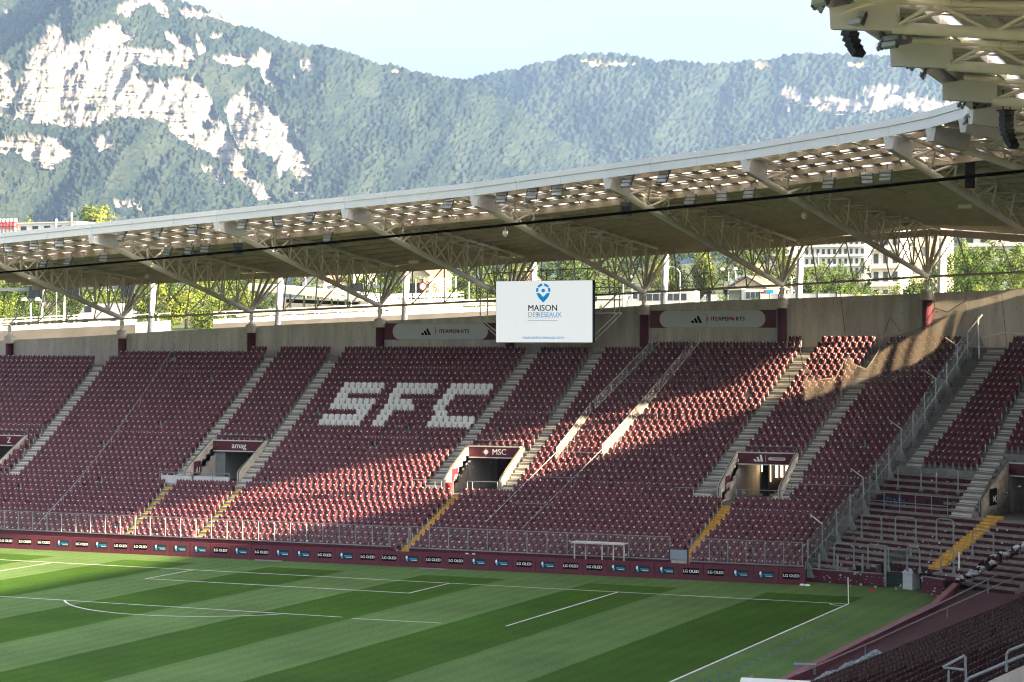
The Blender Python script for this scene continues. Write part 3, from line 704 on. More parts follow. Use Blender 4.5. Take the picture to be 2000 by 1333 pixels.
mb.prism([a,b_,c_,d_], (.25,.2,0)); o = mb.build('parapet_wall', M['wall']); tag(o, 'grey concrete parapet cut by the bottom right corner', 'wall')

# ------------------------------------------------------------------ back wall, columns
WT = [(-84,14.75),(-78.2,14.95),(-65.2,15.63),(-53,16.15),(-41.7,16.5),(-30,17.1),(-19,17.74),(-9.5,17.95),(-.3,18.25),(9,18.6)]
def wtop(x): return float(np.interp(x, [a for a, _ in WT], [b_ for _, b_ in WT]))
COLS = [(-82.8,16.2),(-71.2,16.63),(-58.62,17.09),(-46.79,17.51),(-35.5,17.96),(-24.45,18.41),(-13.72,18.84),(-3.05,19.35)]
bays = [(-84,-70.9,35),(-70.9,-58.5,36),(-58.5,-46.8,37),(-46.8,-35.5,37),(-35.5,-24.5,37),(-24.5,-13.8,38),(-13.8,-3.1,39),(-3.1,9.5,40)]
bw_ = thing('back_wall', 'grey cast concrete wall behind the top row of the far stand', 'wall', (-40, 33, 13))
tie = mat('tie_hole', (.12,.115,.105), .9)
for a, b_, kl in bays:
    y_ = 33.0
    n = 3
    for i in range(n):
        x0 = a+(b_-a)*i/n+.008; x1 = a+(b_-a)*(i+1)/n-.008; zb = 10.5
        mb = MB(); mb.hexa([(x0,y_,zb),(x1,y_,zb),(x1,y_+.3,zb),(x0,y_+.3,zb)],[(x0,y_,wtop(x0)),(x1,y_,wtop(x1)),(x1,y_+.3,wtop(x1)),(x0,y_+.3,wtop(x0))])
        rel(mb, 'wall_panel', M['wall'], bw_)
    mb = MB()
    for j in range(9):
        xx = a+(b_-a)*(j+.5)/9
        for dz in (.5, 1.35): mb.box((xx, y_-.004, wtop(xx)-dz), (.07,.012,.07))
    rel(mb, 'tie_holes', tie, bw_)['kind'] = 'stuff'
    mb = MB(); mb.box(((a+b_)/2, (Y(min(kl,39))+33.2)/2, Zt(min(kl,39))-.3), (b_-a-.01, 33.2-Y(min(kl,39)), .6-.01)); rel(mb, 'walkway_slab', M['concrete'], bw_)
# return of the wall round the corner and along the near stand (unseen, its top shaped to cut the sun band)
mb = MB(); CW = [(9.5,34.2,20.3),(19,29.6,19.9),(24,27,19.6),(31.5,16,19.2),(34.2,-3,19.2),(34.2,-72,19.2)]
for a, b_ in zip(CW[:-1], CW[1:]): mb.prism([V((a[0],a[1],0)),V((b_[0],b_[1],0)),V((b_[0],b_[1],b_[2])),V((a[0],a[1],a[2]))], (.25,.15,0))
rw_ = thing('sun_slot_wall', 'unseen concrete wall round the corner, top shaped to cut the sun band', 'wall', (24,27,0)); rel(mb, 'wall_panel', M['wall'], rw_)
for i, (x, zn) in enumerate(COLS):
    kl = bays[i][2] if i else 35
    kr = bays[min(i,7)][2]; y_ = 32.8; zc = zn-1.25
    t = thing('column', 'round maroon column with pale concrete cap, %s from the left along the back wall' % ordinal(i), 'column', (x, y_, 11), 0, 'maroon columns along the back wall')
    mb = MB(); mb.tube((x,y_,11),(x,y_,zc-.45),.34,20); smooth(rel(mb, 'shaft', M['maroon'], t))
    mb = MB(); mb.tube((x,y_,zc-.45),(x,y_,zc+.15),.47,20); mb.tube((x,y_,zc+.15),(x,y_,zc+.28),.47,20,0,.30); rel(mb, 'capital', M['vomwall'], t)
    mb = MB(); mb.tube((x,y_,zc+.25),(x,y_,zc+.62),.20,12,0,.13); mb.box((x,y_,zc+.85),(.10,.42,.6)); mb.box((x,y_,zc+.8),(.38,.12,.45)); rel(mb, 'hinge', M['steel'], t)

# ------------------------------------------------------------------ roof trusses
TIP = [(-82.8,13.3,21.1,0),(-71.2,12.2,21.8,0),(-58.6,10.6,22.45,0),(-46.9,8.8,23.0,0),(-35.6,6.4,23.5,0),(-24.55,2.9,23.85,0),(-13.8,-1.8,24.3,0),(-3.2,-8.8,24.45,0),
       (5.9,-14.4,24.85,4),(8.4,-16.3,25.0,20),(10.5,-18.9,25.1,31),(11.4,-21.5,25.2,50),(12.2,-30.8,25.3,75),(12.7,-41.3,25.4,88),(13,-50.4,25.5,90),(13.1,-60,25.6,90),(13.1,-70,25.7,90)]
REAR = [(-82.8,36.2,19.7),(-71.2,36.2,20.1),(-58.6,36.2,20.45),(-46.9,36.2,20.8),(-35.6,36.2,21.4),(-24.55,36.2,21.85),(-13.8,36.2,22.3),(-3.2,36.2,22.9),
        (9.3,34.2,21.7),(23.6,25.6,21.3),(31.0,15.3,23.2),(33.4,-3,23.9),(33.5,-25.1,24),(33.6,-40.6,24),(33.6,-50.4,24),(33.6,-60,24),(33.6,-70,24)]  # unseen corner and near eaves, heights shaped to trim the sun band
def nodes(i):
    x, y, z, az = TIP[i]; d = V((math.sin(math.radians(az)), math.cos(math.radians(az)), 0)); n = V((d.y, -d.x, 0)); return V((x,y,z)), d, n
SKY = 8.6
def roof_z(zt, zr, L, n):    # steeper front strip, flatter deck behind it
    zk = zt + .60 - .122*SKY
    return zt + .60 - .122*L if L < SKY else zk + (zr-zk)*(L-SKY)/max(.1, n-SKY)
def deck_z(i, L):   # underside of the roof along truss i
    T, d, n = nodes(i); R = V(REAR[i]); LL = (R-T).xy.length; return roof_z(T.z, R.z, L, LL)
TL = ['far left, cut by the photo edge','with its column at the left edge of the photo','second column from the left','above the left advertising banner','behind the big screen','above the right end of the big screen','between the two wall banners on the right','above the torn net',
      'at the corner, first of the fan','at the corner, second of the fan','at the corner, third of the fan','at the corner, fourth of the fan','near stand, farthest of the straight ones','near stand, below the upper line-array speaker','near stand, carrying the upper line-array speaker','near stand at the top edge','near stand above the frame']
for i in range(1, len(TIP)):
    T, d, n = nodes(i); near_ = i >= 11
    lab = 'steel roof truss, ' + TL[i]
    t = thing('roof_truss', lab, 'truss', T, 0, 'steel roof trusses')
    Lb = 3.1 if not near_ else 2.1; dz = -.88 if not near_ else -.72
    # tapered plated nose
    mb = MB(); wt, wb = .30, .16
    def cs(L, zt_, zb_): return [T+d*L-n*wb+V((0,0,zb_)), T+d*L+n*wb+V((0,0,zb_)), T+d*L+n*wt+V((0,0,zt_)), T+d*L-n*wt+V((0,0,zt_))]
    a = cs(-.05, -.02, -.66); b_ = cs(Lb, deck_z(i, Lb)-T.z-.06, dz-.12)
    mb.add(a+b_, [(0,1,2,3),(7,6,5,4),(0,4,5,1),(1,5,6,2),(2,6,7,3),(3,7,4,0)]); rel(mb, 'nose_plate', M['nose'], t)
    # bottom chord down to the column
    if i <= 7:
        end = V((COLS[i][0], 32.8, COLS[i][1]))
    else:
        R = V(REAR[i]); LL = (R-T).xy.length-3; end = T + d*LL + V((0,0,dz-.115*(LL-Lb)))
    st_ = T + d*(Lb-.15) + V((0,0,dz)); mb = MB(); mb.tube(st_, end, .19, 14); smooth(rel(mb, 'bottom_chord', M['steel'], t))
    # two top chords under the deck
    LE = (end-T).xy.length + (.8 if i <= 7 else 1.5); w0 = .85
    def top(L, s): return T + d*L + n*(s*(w0 if L > 4 else .3+(w0-.3)*max(0,(L-.8))/3.2)) + V((0,0,deck_z(i, L)-T.z-.30))
    for s in (-1, 1):
        mb = MB(); mb.path([top(L, s) for L in (.8, 4, LE)], .115, 10); rel(mb, 'top_chord', M['steel'], t)
    # web members
    npan = 9 if i <= 7 else max(5, int((end-st_).length/3.8))
    bot = [st_.lerp(end, q/npan) for q in range(npan+1)]
    for q in range(npan):
        Lm = ((bot[q]+bot[q+1])/2 - T).dot(d)
        for s in (-1, 1):
            tp = top(Lm, s)
            for bb in (bot[q], bot[q+1]):
                if i > 9 and i < 12 and q > 4: continue
                mb = MB(); mb.tube(bb, tp, .062, 6, cap=False); rel(mb, 'brace', M['steel'], t)
        if q < npan-1:
            mb = MB(); L2 = Lm + (bot[1]-bot[0]).dot(d); s = 1 if q % 2 else -1
            mb.tube(top(Lm, s), top(L2, -s), .055, 6, cap=False); mb.tube(top(Lm, -1), top(Lm, 1), .05, 6, cap=False); rel(mb, 'cross_tie', M['steel'], t)
    if i <= 7:
        for s in (-1, 1):
            mb = MB(); mb.tube(end, V((end.x+s*.75, 35.9, REAR[i][2]-.35)), .11, 10); rel(mb, 'end_strut', M['steel'], t)
        mb = MB(); mb.tube(end, V((end.x, 35.9, REAR[i][2]-.3)), .14, 10); rel(mb, 'end_strut', M['steel'], t)
# leaning props outside the wall, rear girder between the columns
for i in range(1, 8):
    x, zn = COLS[i]
    t = thing('raking_prop', 'stout white round prop outside the wall behind the %s column from the left' % ordinal(i), 'prop', (x, 37.2, 13), 0, 'white props behind the back wall')
    mb = MB(); mb.tube((x-.15,36.9,13),(x+.1,37.3,REAR[i][2]-.75),.26,16); smooth(rel(mb, 'shaft', M['nose'], t))
    mb = MB(); mb.tube((x+.1,37.3,REAR[i][2]-.75),(x+.1,37.3,REAR[i][2]-.35),.30,12,0,.16); rel(mb, 'head', M['steel'], t)
for i in range(0, 8):
    a = V((COLS[i][0], 32.85, COLS[i][1]-.02)); R0 = V(REAR[i]);
    if i < 7: b_ = V((COLS[i+1][0], 32.85, COLS[i+1][1]-.02)); R1 = V(REAR[i+1])
    else: b_ = V((9.0, 32.6, 19.75)); R1 = V(REAR[8])
    t = thing('rear_girder', 'slim zigzag girder %s under the rear eaves' % ('left of the frame' if i == 0 else 'right of the %s column from the left' % ordinal(i)), 'girder', a, 0, 'zigzag girders between the columns')
    mb = MB(); mb.tube(a, b_, .085, 8); rel(mb, 'bottom_tube', M['purlin'], t)
    for j in range(4):
        tp = V((R0.x+(R1.x-R0.x)*(j+.5)/4 - .0, 36.0, R0.z+(R1.z-R0.z)*(j+.5)/4-.3))
        for q in (j/4, (j+1)/4):
            lo = a.lerp(b_, q)
            mb = MB(); mb.tube(lo, tp, .055, 6, cap=False); rel(mb, 'brace', M['purlin'], t)
# ------------------------------------------------------------------ roof: deck, skylights, purlins, fascia
roof = thing('stadium_roof', 'wide curving stadium roof with pale fascia and translucent front strip', 'roof', (-30, 10, 24))
def RP(i, f, L, dz=0):    # point on the roof between truss i and i+1 (f), L metres back from the edge
    def pt(j):
        T = V(TIP[j][:3]); R = V(REAR[j]); n_ = (R-T).xy.length; P_ = T.lerp(R, min(L/n_, 1.0)); P_.z = roof_z(T.z, R.z, min(L, n_), n_); return P_
    p0, p1 = pt(i), pt(i+1); c_ = p0.lerp(p1, f)
    return c_ + V((0,0,dz))
ROWS = [.55, 2.55, 4.55, 6.55, 8.55]
for i in range(0, len(TIP)-1):
    nearr = i >= 11
    LL = max((V(REAR[j])-V(TIP[j][:3])).xy.length for j in (i, i+1))
    mb = MB(); m_ = M['deckm'] if i >= 9 else M['deck']
    l0 = SKY if i < 9 else 0.0
    segs = [(l0+(LL-l0)*s/4, l0+(LL-l0)*(s+1)/4) for s in range(4)] if i < 10 else [(0,2.4),(3.0,6.4),(7.0,10.4),(11.0,LL)]
    for f0, f1 in ((0,.5),(.5,1)):
        for a0, a1 in segs:
            q = [RP(i,f0,a0),RP(i,f1,a0),RP(i,f1,a1),RP(i,f0,a1)]
            mb.add([p+V((0,0,.02)) for p in q]+[p+V((0,0,.12)) for p in q], [(0,1,2,3),(7,6,5,4),(0,4,5,1),(2,6,7,3)])
    rel(mb, 'deck_sheet', m_, roof)
    if i < 9:
        npn = 8 if i < 8 else 3
        for r_ in range(4):
            mbo = MB()
            for j in range(npn):
                f0 = (j+.06)/npn; f1 = (j+.66)/npn; a0, a1 = ROWS[r_]+.12, ROWS[r_+1]-.12
                q = [RP(i,f0,a0),RP(i,f1,a0),RP(i,f1,a1),RP(i,f0,a1)]
                mb = MB(); mb.add([p+V((0,0,.05)) for p in q], [(0,1,2,3)]); rel(mb, 'skylight_panel', M['sky_panel'], roof)
                g0, g1 = (j+.66)/npn, (j+1.06)/npn
                q = [RP(i,g0,a0-.13),RP(i,min(g1,1),a0-.13),RP(i,min(g1,1),a1+.13),RP(i,g0,a1+.13)]
                mbo.add([p+V((0,0,.05)) for p in q]+[p+V((0,0,.10)) for p in q], [(0,1,2,3),(7,6,5,4),(0,4,5,1),(2,6,7,3)])
            q = [RP(i,0,ROWS[r_]-.14),RP(i,1,ROWS[r_]-.14),RP(i,1,ROWS[r_]+.12),RP(i,0,ROWS[r_]+.12)]
            mbo.add([p+V((0,0,.055)) for p in q]+[p+V((0,0,.11)) for p in q], [(0,1,2,3),(7,6,5,4)])
            rel(mbo, 'deck_strip', M['deck'], roof)
    elif i >= 10:   # narrow translucent strips in the near roof
        for a0, a1 in ((2.4,3.0),(6.4,7.0),(10.4,11.0)):
            for f0, f1 in ((.04,.49),(.51,.96)):
                q = [RP(i,f0,a0),RP(i,f1,a0),RP(i,f1,a1),RP(i,f0,a1)]
                mb = MB(); mb.add([p+V((0,0,.06)) for p in q], [(0,1,2,3)]); rel(mb, 'skylight_panel', M['sky_panel'], roof)
    # purlins
    Ls = ROWS + [10.6+2.1*q for q in range(14)] if i < 9 else [.5+2.0*q for q in range(11)]
    mb = MB()
    for Lp in Ls:
        if Lp > LL-.6: continue
        big = Lp in (ROWS[0], ROWS[4])
        mb.beam(RP(i,0,Lp,-.15 if not big else -.2), RP(i,1,Lp,-.15 if not big else -.2), .14 if not big else .2, .28 if not big else .36)
    rel(mb, 'purlins', M['purlin'] if i < 9 else M['steel'], roof)
    # sag rods
    mb = MB()
    for f in (.33, .66): mb.path([RP(i,f,1,-.22), RP(i,f+.17,6,-.24), RP(i,f,12,-.24), RP(i,f+.15,18,-.24)], .035, 5)
    rel(mb, 'sag_rods', M['purlin'], roof)
    # eaves beam at the rear
    mb = MB(); mb.beam(V(REAR[i])+V((0,-.1,-.28)), V(REAR[i+1])+V((0,-.1,-.28)), .3, .5); rel(mb, 'eaves_beam', M['purlin'], roof)
    # fascia panels
    nf = 3 if i not in (8,9,10) else 1
    for j in range(nf):
        p0 = RP(i, j/nf+.0012, 0); p1 = RP(i, (j+1)/nf-.0012, 0); dd = (p1-p0).normalized(); out = V((dd.y, -dd.x, 0)).normalized()
        for z0, z1, o_ in ((-.62,-.16,.06),(-.145,.18,.12)):
            mb = MB(); q = [p0+out*o_, p1+out*o_, p1-out*.06, p0-out*.06]
            mb.hexa([p+V((0,0,z0)) for p in q], [p+V((0,0,z1)) for p in q]); rel(mb, 'fascia_panel', M['fascia'], roof)

# ------------------------------------------------------------------ floodlights, speakers
def flood_proto(n):
    fr_ = MB(); fr_.box((-.33,0,-.1),(.04,.10,.24*n)); fr_.box((.33,0,-.1),(.04,.10,.24*n)); fr_.box((0,.06,.12*n-.05),(.7,.05,.05)); fr_.tube((0,.04,.1),(0,.12,.75),.03,6)
    fm = fr_.mesh('frame', M['lampf']); lm = []
    for i in range(n):
        b_ = MB(); z = -.1+(i-(n-1)/2)*.25
        b_.add([(-.29,-.10,z-.07),(.29,-.10,z-.07),(.29,-.15,z+.08),(-.29,-.15,z+.08),(-.27,.08,z-.07),(.27,.08,z-.07),(.27,.08,z+.08),(-.27,.08,z+.08)],
               [(0,1,2,3),(7,6,5,4),(0,4,5,1),(1,5,6,2),(2,6,7,3),(3,7,4,0)]); lm.append(b_.mesh('lamp_head', M['lamp']))
    return fm, lm
F4, F3 = flood_proto(4), flood_proto(3)
def nearest_edge(u):
    best = None
    for i in range(len(TIP)-1):
        for f in np.linspace(0, 1, 60):
            P = RP(i, f, 0); e = abs(proj(P)[0]-u)
            if best is None or e < best[0]: best = (e, i, f)
    return best[1], best[2]
def flood(i, f, L, drop, yaw, n, label, group):
    P = RP(i, f, L, -drop); t = thing('floodlight', label, 'floodlight', P, yaw, group); fm, lm = F4 if n == 4 else F3
    put('frame', fm, t)
    for m_ in lm: put('lamp_head', m_, t)
    t.rotation_euler = (math.radians(-28), 0, yaw)
    return t
fu = [2,50,103,226,296,365,461,527,595,864,969,1027,1076,1217,1287,1347,1408,1557,1628,1697]
yw = [.9,.8,.7,-.5,-.35,.1,.05,1.0,-.3,.1,.15,.1,.25,-.35,-.25,.0,0,-.55,-.5,-.45]
for j, (u, a) in enumerate(zip(fu, yw)):
    i, f = nearest_edge(u); flood(i, f, .9, .62, a, 4, 'bank of stacked floodlights under the front roof edge, %s from the left' % ordinal(j), 'floodlights along the front roof edge')
fu2 = [(86,496),(136,495),(200,490),(329,479),(367,477),(400,475),(640,450),(1348,382),(1409,375),(1461,369),(1622,352),(1690,342),(1733,337)]
for j, (u, v) in enumerate(fu2):
    best = None
    for i in range(1, 8):
        for f in np.linspace(0,1,40):
            for L in (7.4, 8.2, 9.0):
                P = RP(i,f,L,-.75); q = proj(P); e = abs(q[0]-u)+abs(q[1]-v)
                if best is None or e < best[0]: best = (e, i, f, L)
    flood(best[1], best[2], best[3], .75, [0,-.1,.4][j % 3], 3, 'small floodlight bank hung behind the translucent strip, %s from the left' % ordinal(j), 'floodlights behind the translucent strip')
# corner and near stand roof edge lights
for j, (i, f) in enumerate([(10,.3),(10,.9),(11,.42),(11,.72),(12,.45),(12,.7),(13,.25),(13,.8),(14,.2),(14,.5),(14,.65),(14,.8)]):
    flood(i, f, .2, .55, -1.2-.2*(j % 3), 3, 'floodlight bank under the near roof edge, %s from the far corner' % ordinal(j), 'floodlights along the near roof edge')
def line_array(P, label, rz):
    t = thing('line_array_speaker', label, 'speaker', P, rz, 'curved black speaker arrays'); P = V((0,0,0)); z = 0; yv = 0
    for q in range(7):
        a = math.radians(-6+9*q); mb = MB(); mb.box((0,0,0),(.50,.36,.23)); o = mb.build('speaker_box', M['black'], t)
        o.location = (0, yv, z); o.rotation_euler.x = a; z -= .235*math.cos(a); yv -= .20*math.sin(a)
    mb = MB()
    for x in (-.2,.2): mb.tube((x,0,.1),(x,0,1.0),.03,5)
    mb.box((0,0,.12),(.7,.5,.05)); mb.build('hanger', M['black'], t)
line_array(at(1659,26,-47.3), 'curved black line-array speaker hanging high on the near roof', math.radians(62))
line_array(at(1966,222,-26.5), 'curved black line-array speaker hanging lower right in the corner roof', math.radians(55))
line_array(at(1895,312,-6.0), 'dark speaker cluster hanging in the shade under the corner roof', math.radians(10))
for (u, v, y, lb) in [(465,487,16,'left'),(1222,409,7.5,'middle')]:
    P = at(u, v, y); t = thing('hanging_speaker', 'dark blue-grey speaker hung behind the truss tip, %s one' % lb, 'speaker', P, .5, 'dark speakers behind the truss tips')
    mb = MB(); mb.box((0,0,0),(.7,.5,.9)); mb.build('cabinet', M['lampf'], t)
    mb = MB(); mb.box((0,-.27,-.1),(.5,.05,.5)); mb.build('grille', M['slate'], t); mb = MB(); mb.tube((0,0,.4),(0,0,1.5),.03,5); mb.build('hanger', M['black'], t)
for (u, v, y, lb) in [(987,456,8,'white camera dome on a bracket under the fourth truss'),(1571,421,6,'white camera on a short rod under the roof, right of centre'),(287,540,32,'white camera on a rod near the left columns'),(808,512,30,'pale sign lamp hanging near the third column'),(1885,404,8,'pale lamp box hanging at the right edge')]:
    P = at(u, v, y); t = thing('roof_fitting', lb, 'camera' if 'camera' in lb else 'lamp', P)
    mb = MB(); mb.tube((0,0,.15),(0,0,1.3),.03,6); mb.build('rod', M['nose'], t)
    mb = MB()
    if 'camera' in lb: mb.tube((0,0,.15),(0,0,-.05),.16,10,0,.2); mb.tube((0,0,-.05),(0,0,-.22),.2,10,0,.08)
    else: mb.box((0,0,0),(.8,.25,.22))
    mb.build('housing', M['white'], t)
# cable across the picture
mb = MB(); A_, B_ = at(-600, 578, -40), at(2500, 280, -75)
mid = [A_.lerp(B_, q) - V((0,0,.25*4*q*(1-q))) for q in np.linspace(0,1,14)]
mb.path(mid, .035, 6); tag(mb.build('overhead_cable', M['cable']), 'thin black cable strung across the stadium below the roof', 'cable')

# ------------------------------------------------------------------ big screen and wall banners
sy = 29.0; P0, P1 = at(969,669,sy), at(1157,669,sy); zt_ = at(1060,549,sy).z; sw = P1.x-P0.x; sh = zt_-P0.z
t = thing('video_screen', 'large white video screen with a blue pin logo', 'screen', ((P0.x+P1.x)/2, sy, P0.z))
mb = MB(); mb.box((0,.24,sh/2),(sw+.06,.46,sh+.06)); mb.build('cabinet', M['slate'], t)
se = bpy.data.materials.new('lit_screen'); se.use_nodes = True; e_ = se.node_tree.nodes['Principled BSDF']; e_.inputs['Base Color'].default_value = (.05,.05,.05,1)
e_.inputs['Emission Color'].default_value = (.94,1.0,1.0,1); e_.inputs['Emission Strength'].default_value = .085
mb = MB(); mb.quad((-sw/2,0,0),(sw/2,0,0),(sw/2,0,sh),(-sw/2,0,sh)); mb.build('picture', se, t)
def scr(u, v): return ((u-1063)*sw/188, -.012, (669-v)*sh/120)
pin = MB(); R_ = 13.5; cu, cv = 1062, 568
for a0, a1 in ((-60,-8),(8,60)) and ((215,262),(278,325),(335,372),(168,205)):
    q = np.linspace(a0, a1, 9)
    for s0, s1 in zip(q[:-1], q[1:]):
        f = lambda r, a: scr(cu+r*math.cos(math.radians(a)), cv+r*math.sin(math.radians(a)))
        pin.add([f(9.6,s0),f(14.0,s0),f(14.0,s1),f(9.6,s1)], [(3,2,1,0)])
n = 14; pin.add([scr(cu+3.6*math.cos(a), cv+3.6*math.sin(a)) for a in np.linspace(2*PI,0,n,endpoint=False)], [tuple(range(n))])
pin.add([scr(1048.6,573),scr(1055,573),scr(1062,580.5),scr(1062,591.5),scr(1053,582)], [(4,3,2,1,0)]); pin.add([scr(1075.4,573),scr(1069,573),scr(1062,580.5),scr(1062,591.5),scr(1071,582)], [(0,1,2,3,4)])
def glow(name, c_):
    m = mat(name, (.02,.02,.02), .6, spec=.1); q = m.node_tree.nodes['Principled BSDF']; q.inputs['Emission Color'].default_value = (*c_, 1); q.inputs['Emission Strength'].default_value = .105; return m
bl_ = glow('screen_blue',(.0,.22,.55)); pin.build('pin_logo', bl_, t)
grey_ = glow('screen_grey',(.20,.24,.27))
u_ = sw/188
lettering('MAISON', 15.5*u_, 'ink', t, scr(1061,602.5), bold=.010); lettering('DES', 11.6*u_, 'banner', t, scr(1042,615.2)).data.materials[0] = grey_
o = lettering('R\u00c9SEAUX', 11.6*u_, 'cyan', t, scr(1073.5,615.4)); o.data.materials[0] = bl_
lettering('maisondesreseaux.com', 8.6*u_, 'cyan', t, scr(1062,659.5)).data.materials[0] = bl_
mb = MB(); a = scr(1031,621); b_ = scr(1092,621.6); mb.quad((a[0],-.012,b_[2]),(b_[0],-.012,b_[2]),(b_[0],-.012,a[2]),(a[0],-.012,a[2]))
for j in range(14):
    a = scr(1032+4.2*j,626.5); mb.quad((a[0],-.012,a[2]-.03),(a[0]+.10,-.012,a[2]-.03),(a[0]+.10,-.012,a[2]+.03),(a[0],-.012,a[2]+.03))
mb.build('caption_print', grey_, t)
fr_ = thing('screen_frame', 'grey tube frame holding the big screen on both sides', 'frame', ((P0.x+P1.x)/2, sy+1, P0.z))
def fpath(pts_, r=.05):
    mb = MB(); mb.path(pts_, r, 6); rel(mb, 'tube', M['nose'], fr_)
for (uL, s) in ((938,1),(952,1),(1200,1),(1210,1)):
    fpath([at(uL, 560 if uL < 1000 else 562, sy+2.2), at(uL, 628 if uL < 1000 else 612, sy+2.2)])
for v in (560, 590, 628): fpath([at(938, v, sy+2.2), at(972, v, sy+.6)])
for v in (562, 586, 612): fpath([at(1158, v, sy+.6), at(1214, v, sy+2.2)])
fpath([at(938,628,sy+2.2), at(968,655,sy+.5)]); fpath([at(944,628,sy+2.2), at(970,648,sy+.5)]); fpath([at(1214,612,sy+2.2), at(1160,667,sy+.5)]); fpath([at(1206,612,sy+2.2), at(1160,655,sy+.5)])
fpath([at(938,545,sy+2.2), at(938,560,sy+2.2)]); fpath([at(1170,610,sy+1), at(1212,568,sy+2)]); fpath([at(946,535,sy+2), at(1195,522,sy+2)]); fpath([at(1200,540,sy+2),at(1200,612,sy+2.2)])
fpath([at(1068,548,sy+.5), at(1068,527,sy+2)]); fpath([at(1148,548,sy+.5), at(1148,524,sy+2)])
def wall_banner(uL, uR, vT, vB, uP0, uP1, y, label):
    a, b_ = at(uL, vB, y), at(uR, vB, y); zt_ = at(uL, vT, y).z; w = b_.x-a.x; h = zt_-a.z
    t = thing('wall_banner', label, 'banner', ((a.x+b_.x)/2, y, a.z), 0, 'pill-shaped banners on the back wall')
    mb = MB(); mb.box((0,.03,h/2),(w,.06,h)); mb.build('backing', M['maroon2'], t)
    p0 = at(uP0, vB, y).x-t.location.x; p1 = at(uP1, vB, y).x-t.location.x; r = h*.49
    pl = [(p1-r+r*math.cos(q), -.006, h/2+r*math.sin(q)) for q in np.linspace(-PI/2, PI/2, 14)] + [(p0+r+r*math.cos(q), -.006, h/2+r*math.sin(q)) for q in np.linspace(PI/2, 1.5*PI, 14)]
    mb = MB(); mb.add(pl, [tuple(range(len(pl)))]); mb.build('pill_print', M['banner'], t)
    c0 = p0 + (p1-p0)*.365; mb = MB(); q = h/32*1.0
    for i in range(3):
        x0 = c0-11*q+7.2*i*q; hh = (5+4.6*i)*q; zb = h/2-7*q
        mb.quad((x0,-.012,zb),(x0+5.6*q,-.012,zb),(x0+5.6*q-hh*.55,-.012,zb+hh),(x0-.4*q-hh*.32,-.012,zb+hh*.72))
    mb.build('stripe_emblem', M['ink'], t)
    mb = MB(); xm_ = p0+(p1-p0)*.45; mb.quad((xm_,-.012,h*.2),(xm_+.03,-.012,h*.2),(xm_+.03,-.012,h*.8),(xm_,-.012,h*.8)); mb.build('divider', M['slate'], t)
    lettering('11', .44*h/1.3, 'red', t, (p0+(p1-p0)*.478, -.014, h/2), bold=.014, space=1.35); lettering('TEAMSP   RTS', .42*h/1.3, 'ink', t, (p0+(p1-p0)*.655, -.014, h/2), bold=.010); ob_ = MB(); ob_.add([(.13*math.cos(q_), -.014, .13*math.sin(q_)) for q_ in np.linspace(2*PI,0,12,endpoint=False)], [tuple(range(12))]); ob_ = ob_.build('ball_emblem', M['red'], t); ob_.location = (p0+(p1-p0)*.696, 0, h/2)
wall_banner(749,968,632,664,767,953,32.9,'maroon and pale pill-shaped sports banner left of the big screen')
wall_banner(1269,1515,607,641,1288,1495,32.9,'maroon and pale pill-shaped sports banner right of the big screen')
# ------------------------------------------------------------------ fences and rails in the stand
def fence(name, label, pts_, h, panel, post_r=.03, cat='fence', postm='galv', rails=(1.0,), group=None, lean=0):
    t = thing(name, label, cat, pts_[0], 0, group)
    for a, b_ in zip(pts_[:-1], pts_[1:]):
        a, b_ = V(a), V(b_); 
        if panel:
            mb = MB(); q = a.lerp(b_, .03), a.lerp(b_, .97); mb.quad(q[0]+V((0,0,.06)), q[1]+V((0,0,.06)), q[1]+V((0,0,h-.03)), q[0]+V((0,0,h-.03))); rel(mb, 'panel', M[panel], t)
    for r_ in rails:
        mb = MB(); mb.path([V(q)+V((0,0,h*r_)) for q in pts_], post_r*.8, 6); rel(mb, 'rail', M[postm], t)
    for q in pts_:
        mb = MB(); mb.tube(V(q)-V((0,0,.03)), V(q)+V((lean,0,h+.01)), post_r, 6); rel(mb, 'post', M[postm], t)
    return t
fx = [-66.6 + i*1.26 for i in range(27)]
fence('clear_fence', 'clear panelled fence on the low wall left of the yellow centre stairs', [(x,9.3,1.04) for x in fx if x < -33.8]+[(-33.85,9.3,1.04)], 1.35, 'glassgrey', .035, group='clear fences on the low wall')
fence('clear_fence', 'clear fence gate standing across the foot of the yellow centre stairs', [(-33.75,9.28,1.04),(-32.35,9.28,1.04)], 1.35, 'glassgrey', .035, group='clear fences on the low wall')
fence('clear_fence', 'clear panelled fence between the yellow centre stairs and the grey gate', [(-32.25,9.3,1.02)]+[(-32.25+1.41*i,9.3,1.02) for i in range(1,13)]+[(-13.95,9.3,1.02)], 1.42, 'glassgrey', .035, group='clear fences on the low wall')
fence('clear_fence', 'clear panelled fence right of the grey gate up to the corner', [(-12.55+1.2*i,9.3,.97) for i in range(7)], 1.45, 'glassgrey', .035, group='clear fences on the low wall')
t = thing('metal_gate', 'pale grey sheet metal gate at the foot of the yellow stairs', 'gate', (-13.2,9.25,0))
mb = MB(); mb.box((-.15,0,1.35),(1.15,.05,.62)); mb.build('gate_panel', mat('pale_blue_sheet',(.28,.35,.42),.5,noise=.08), t); mb = MB(); mb.box((-.15,.02,.75),(1.0,.05,.5)); mb.build('lower_panel', M['wall'], t)
for x in (-.75,.45):
    mb = MB(); mb.box((x,0,.9),(.08,.08,1.8)); mb.build('post', M['rust'], t)
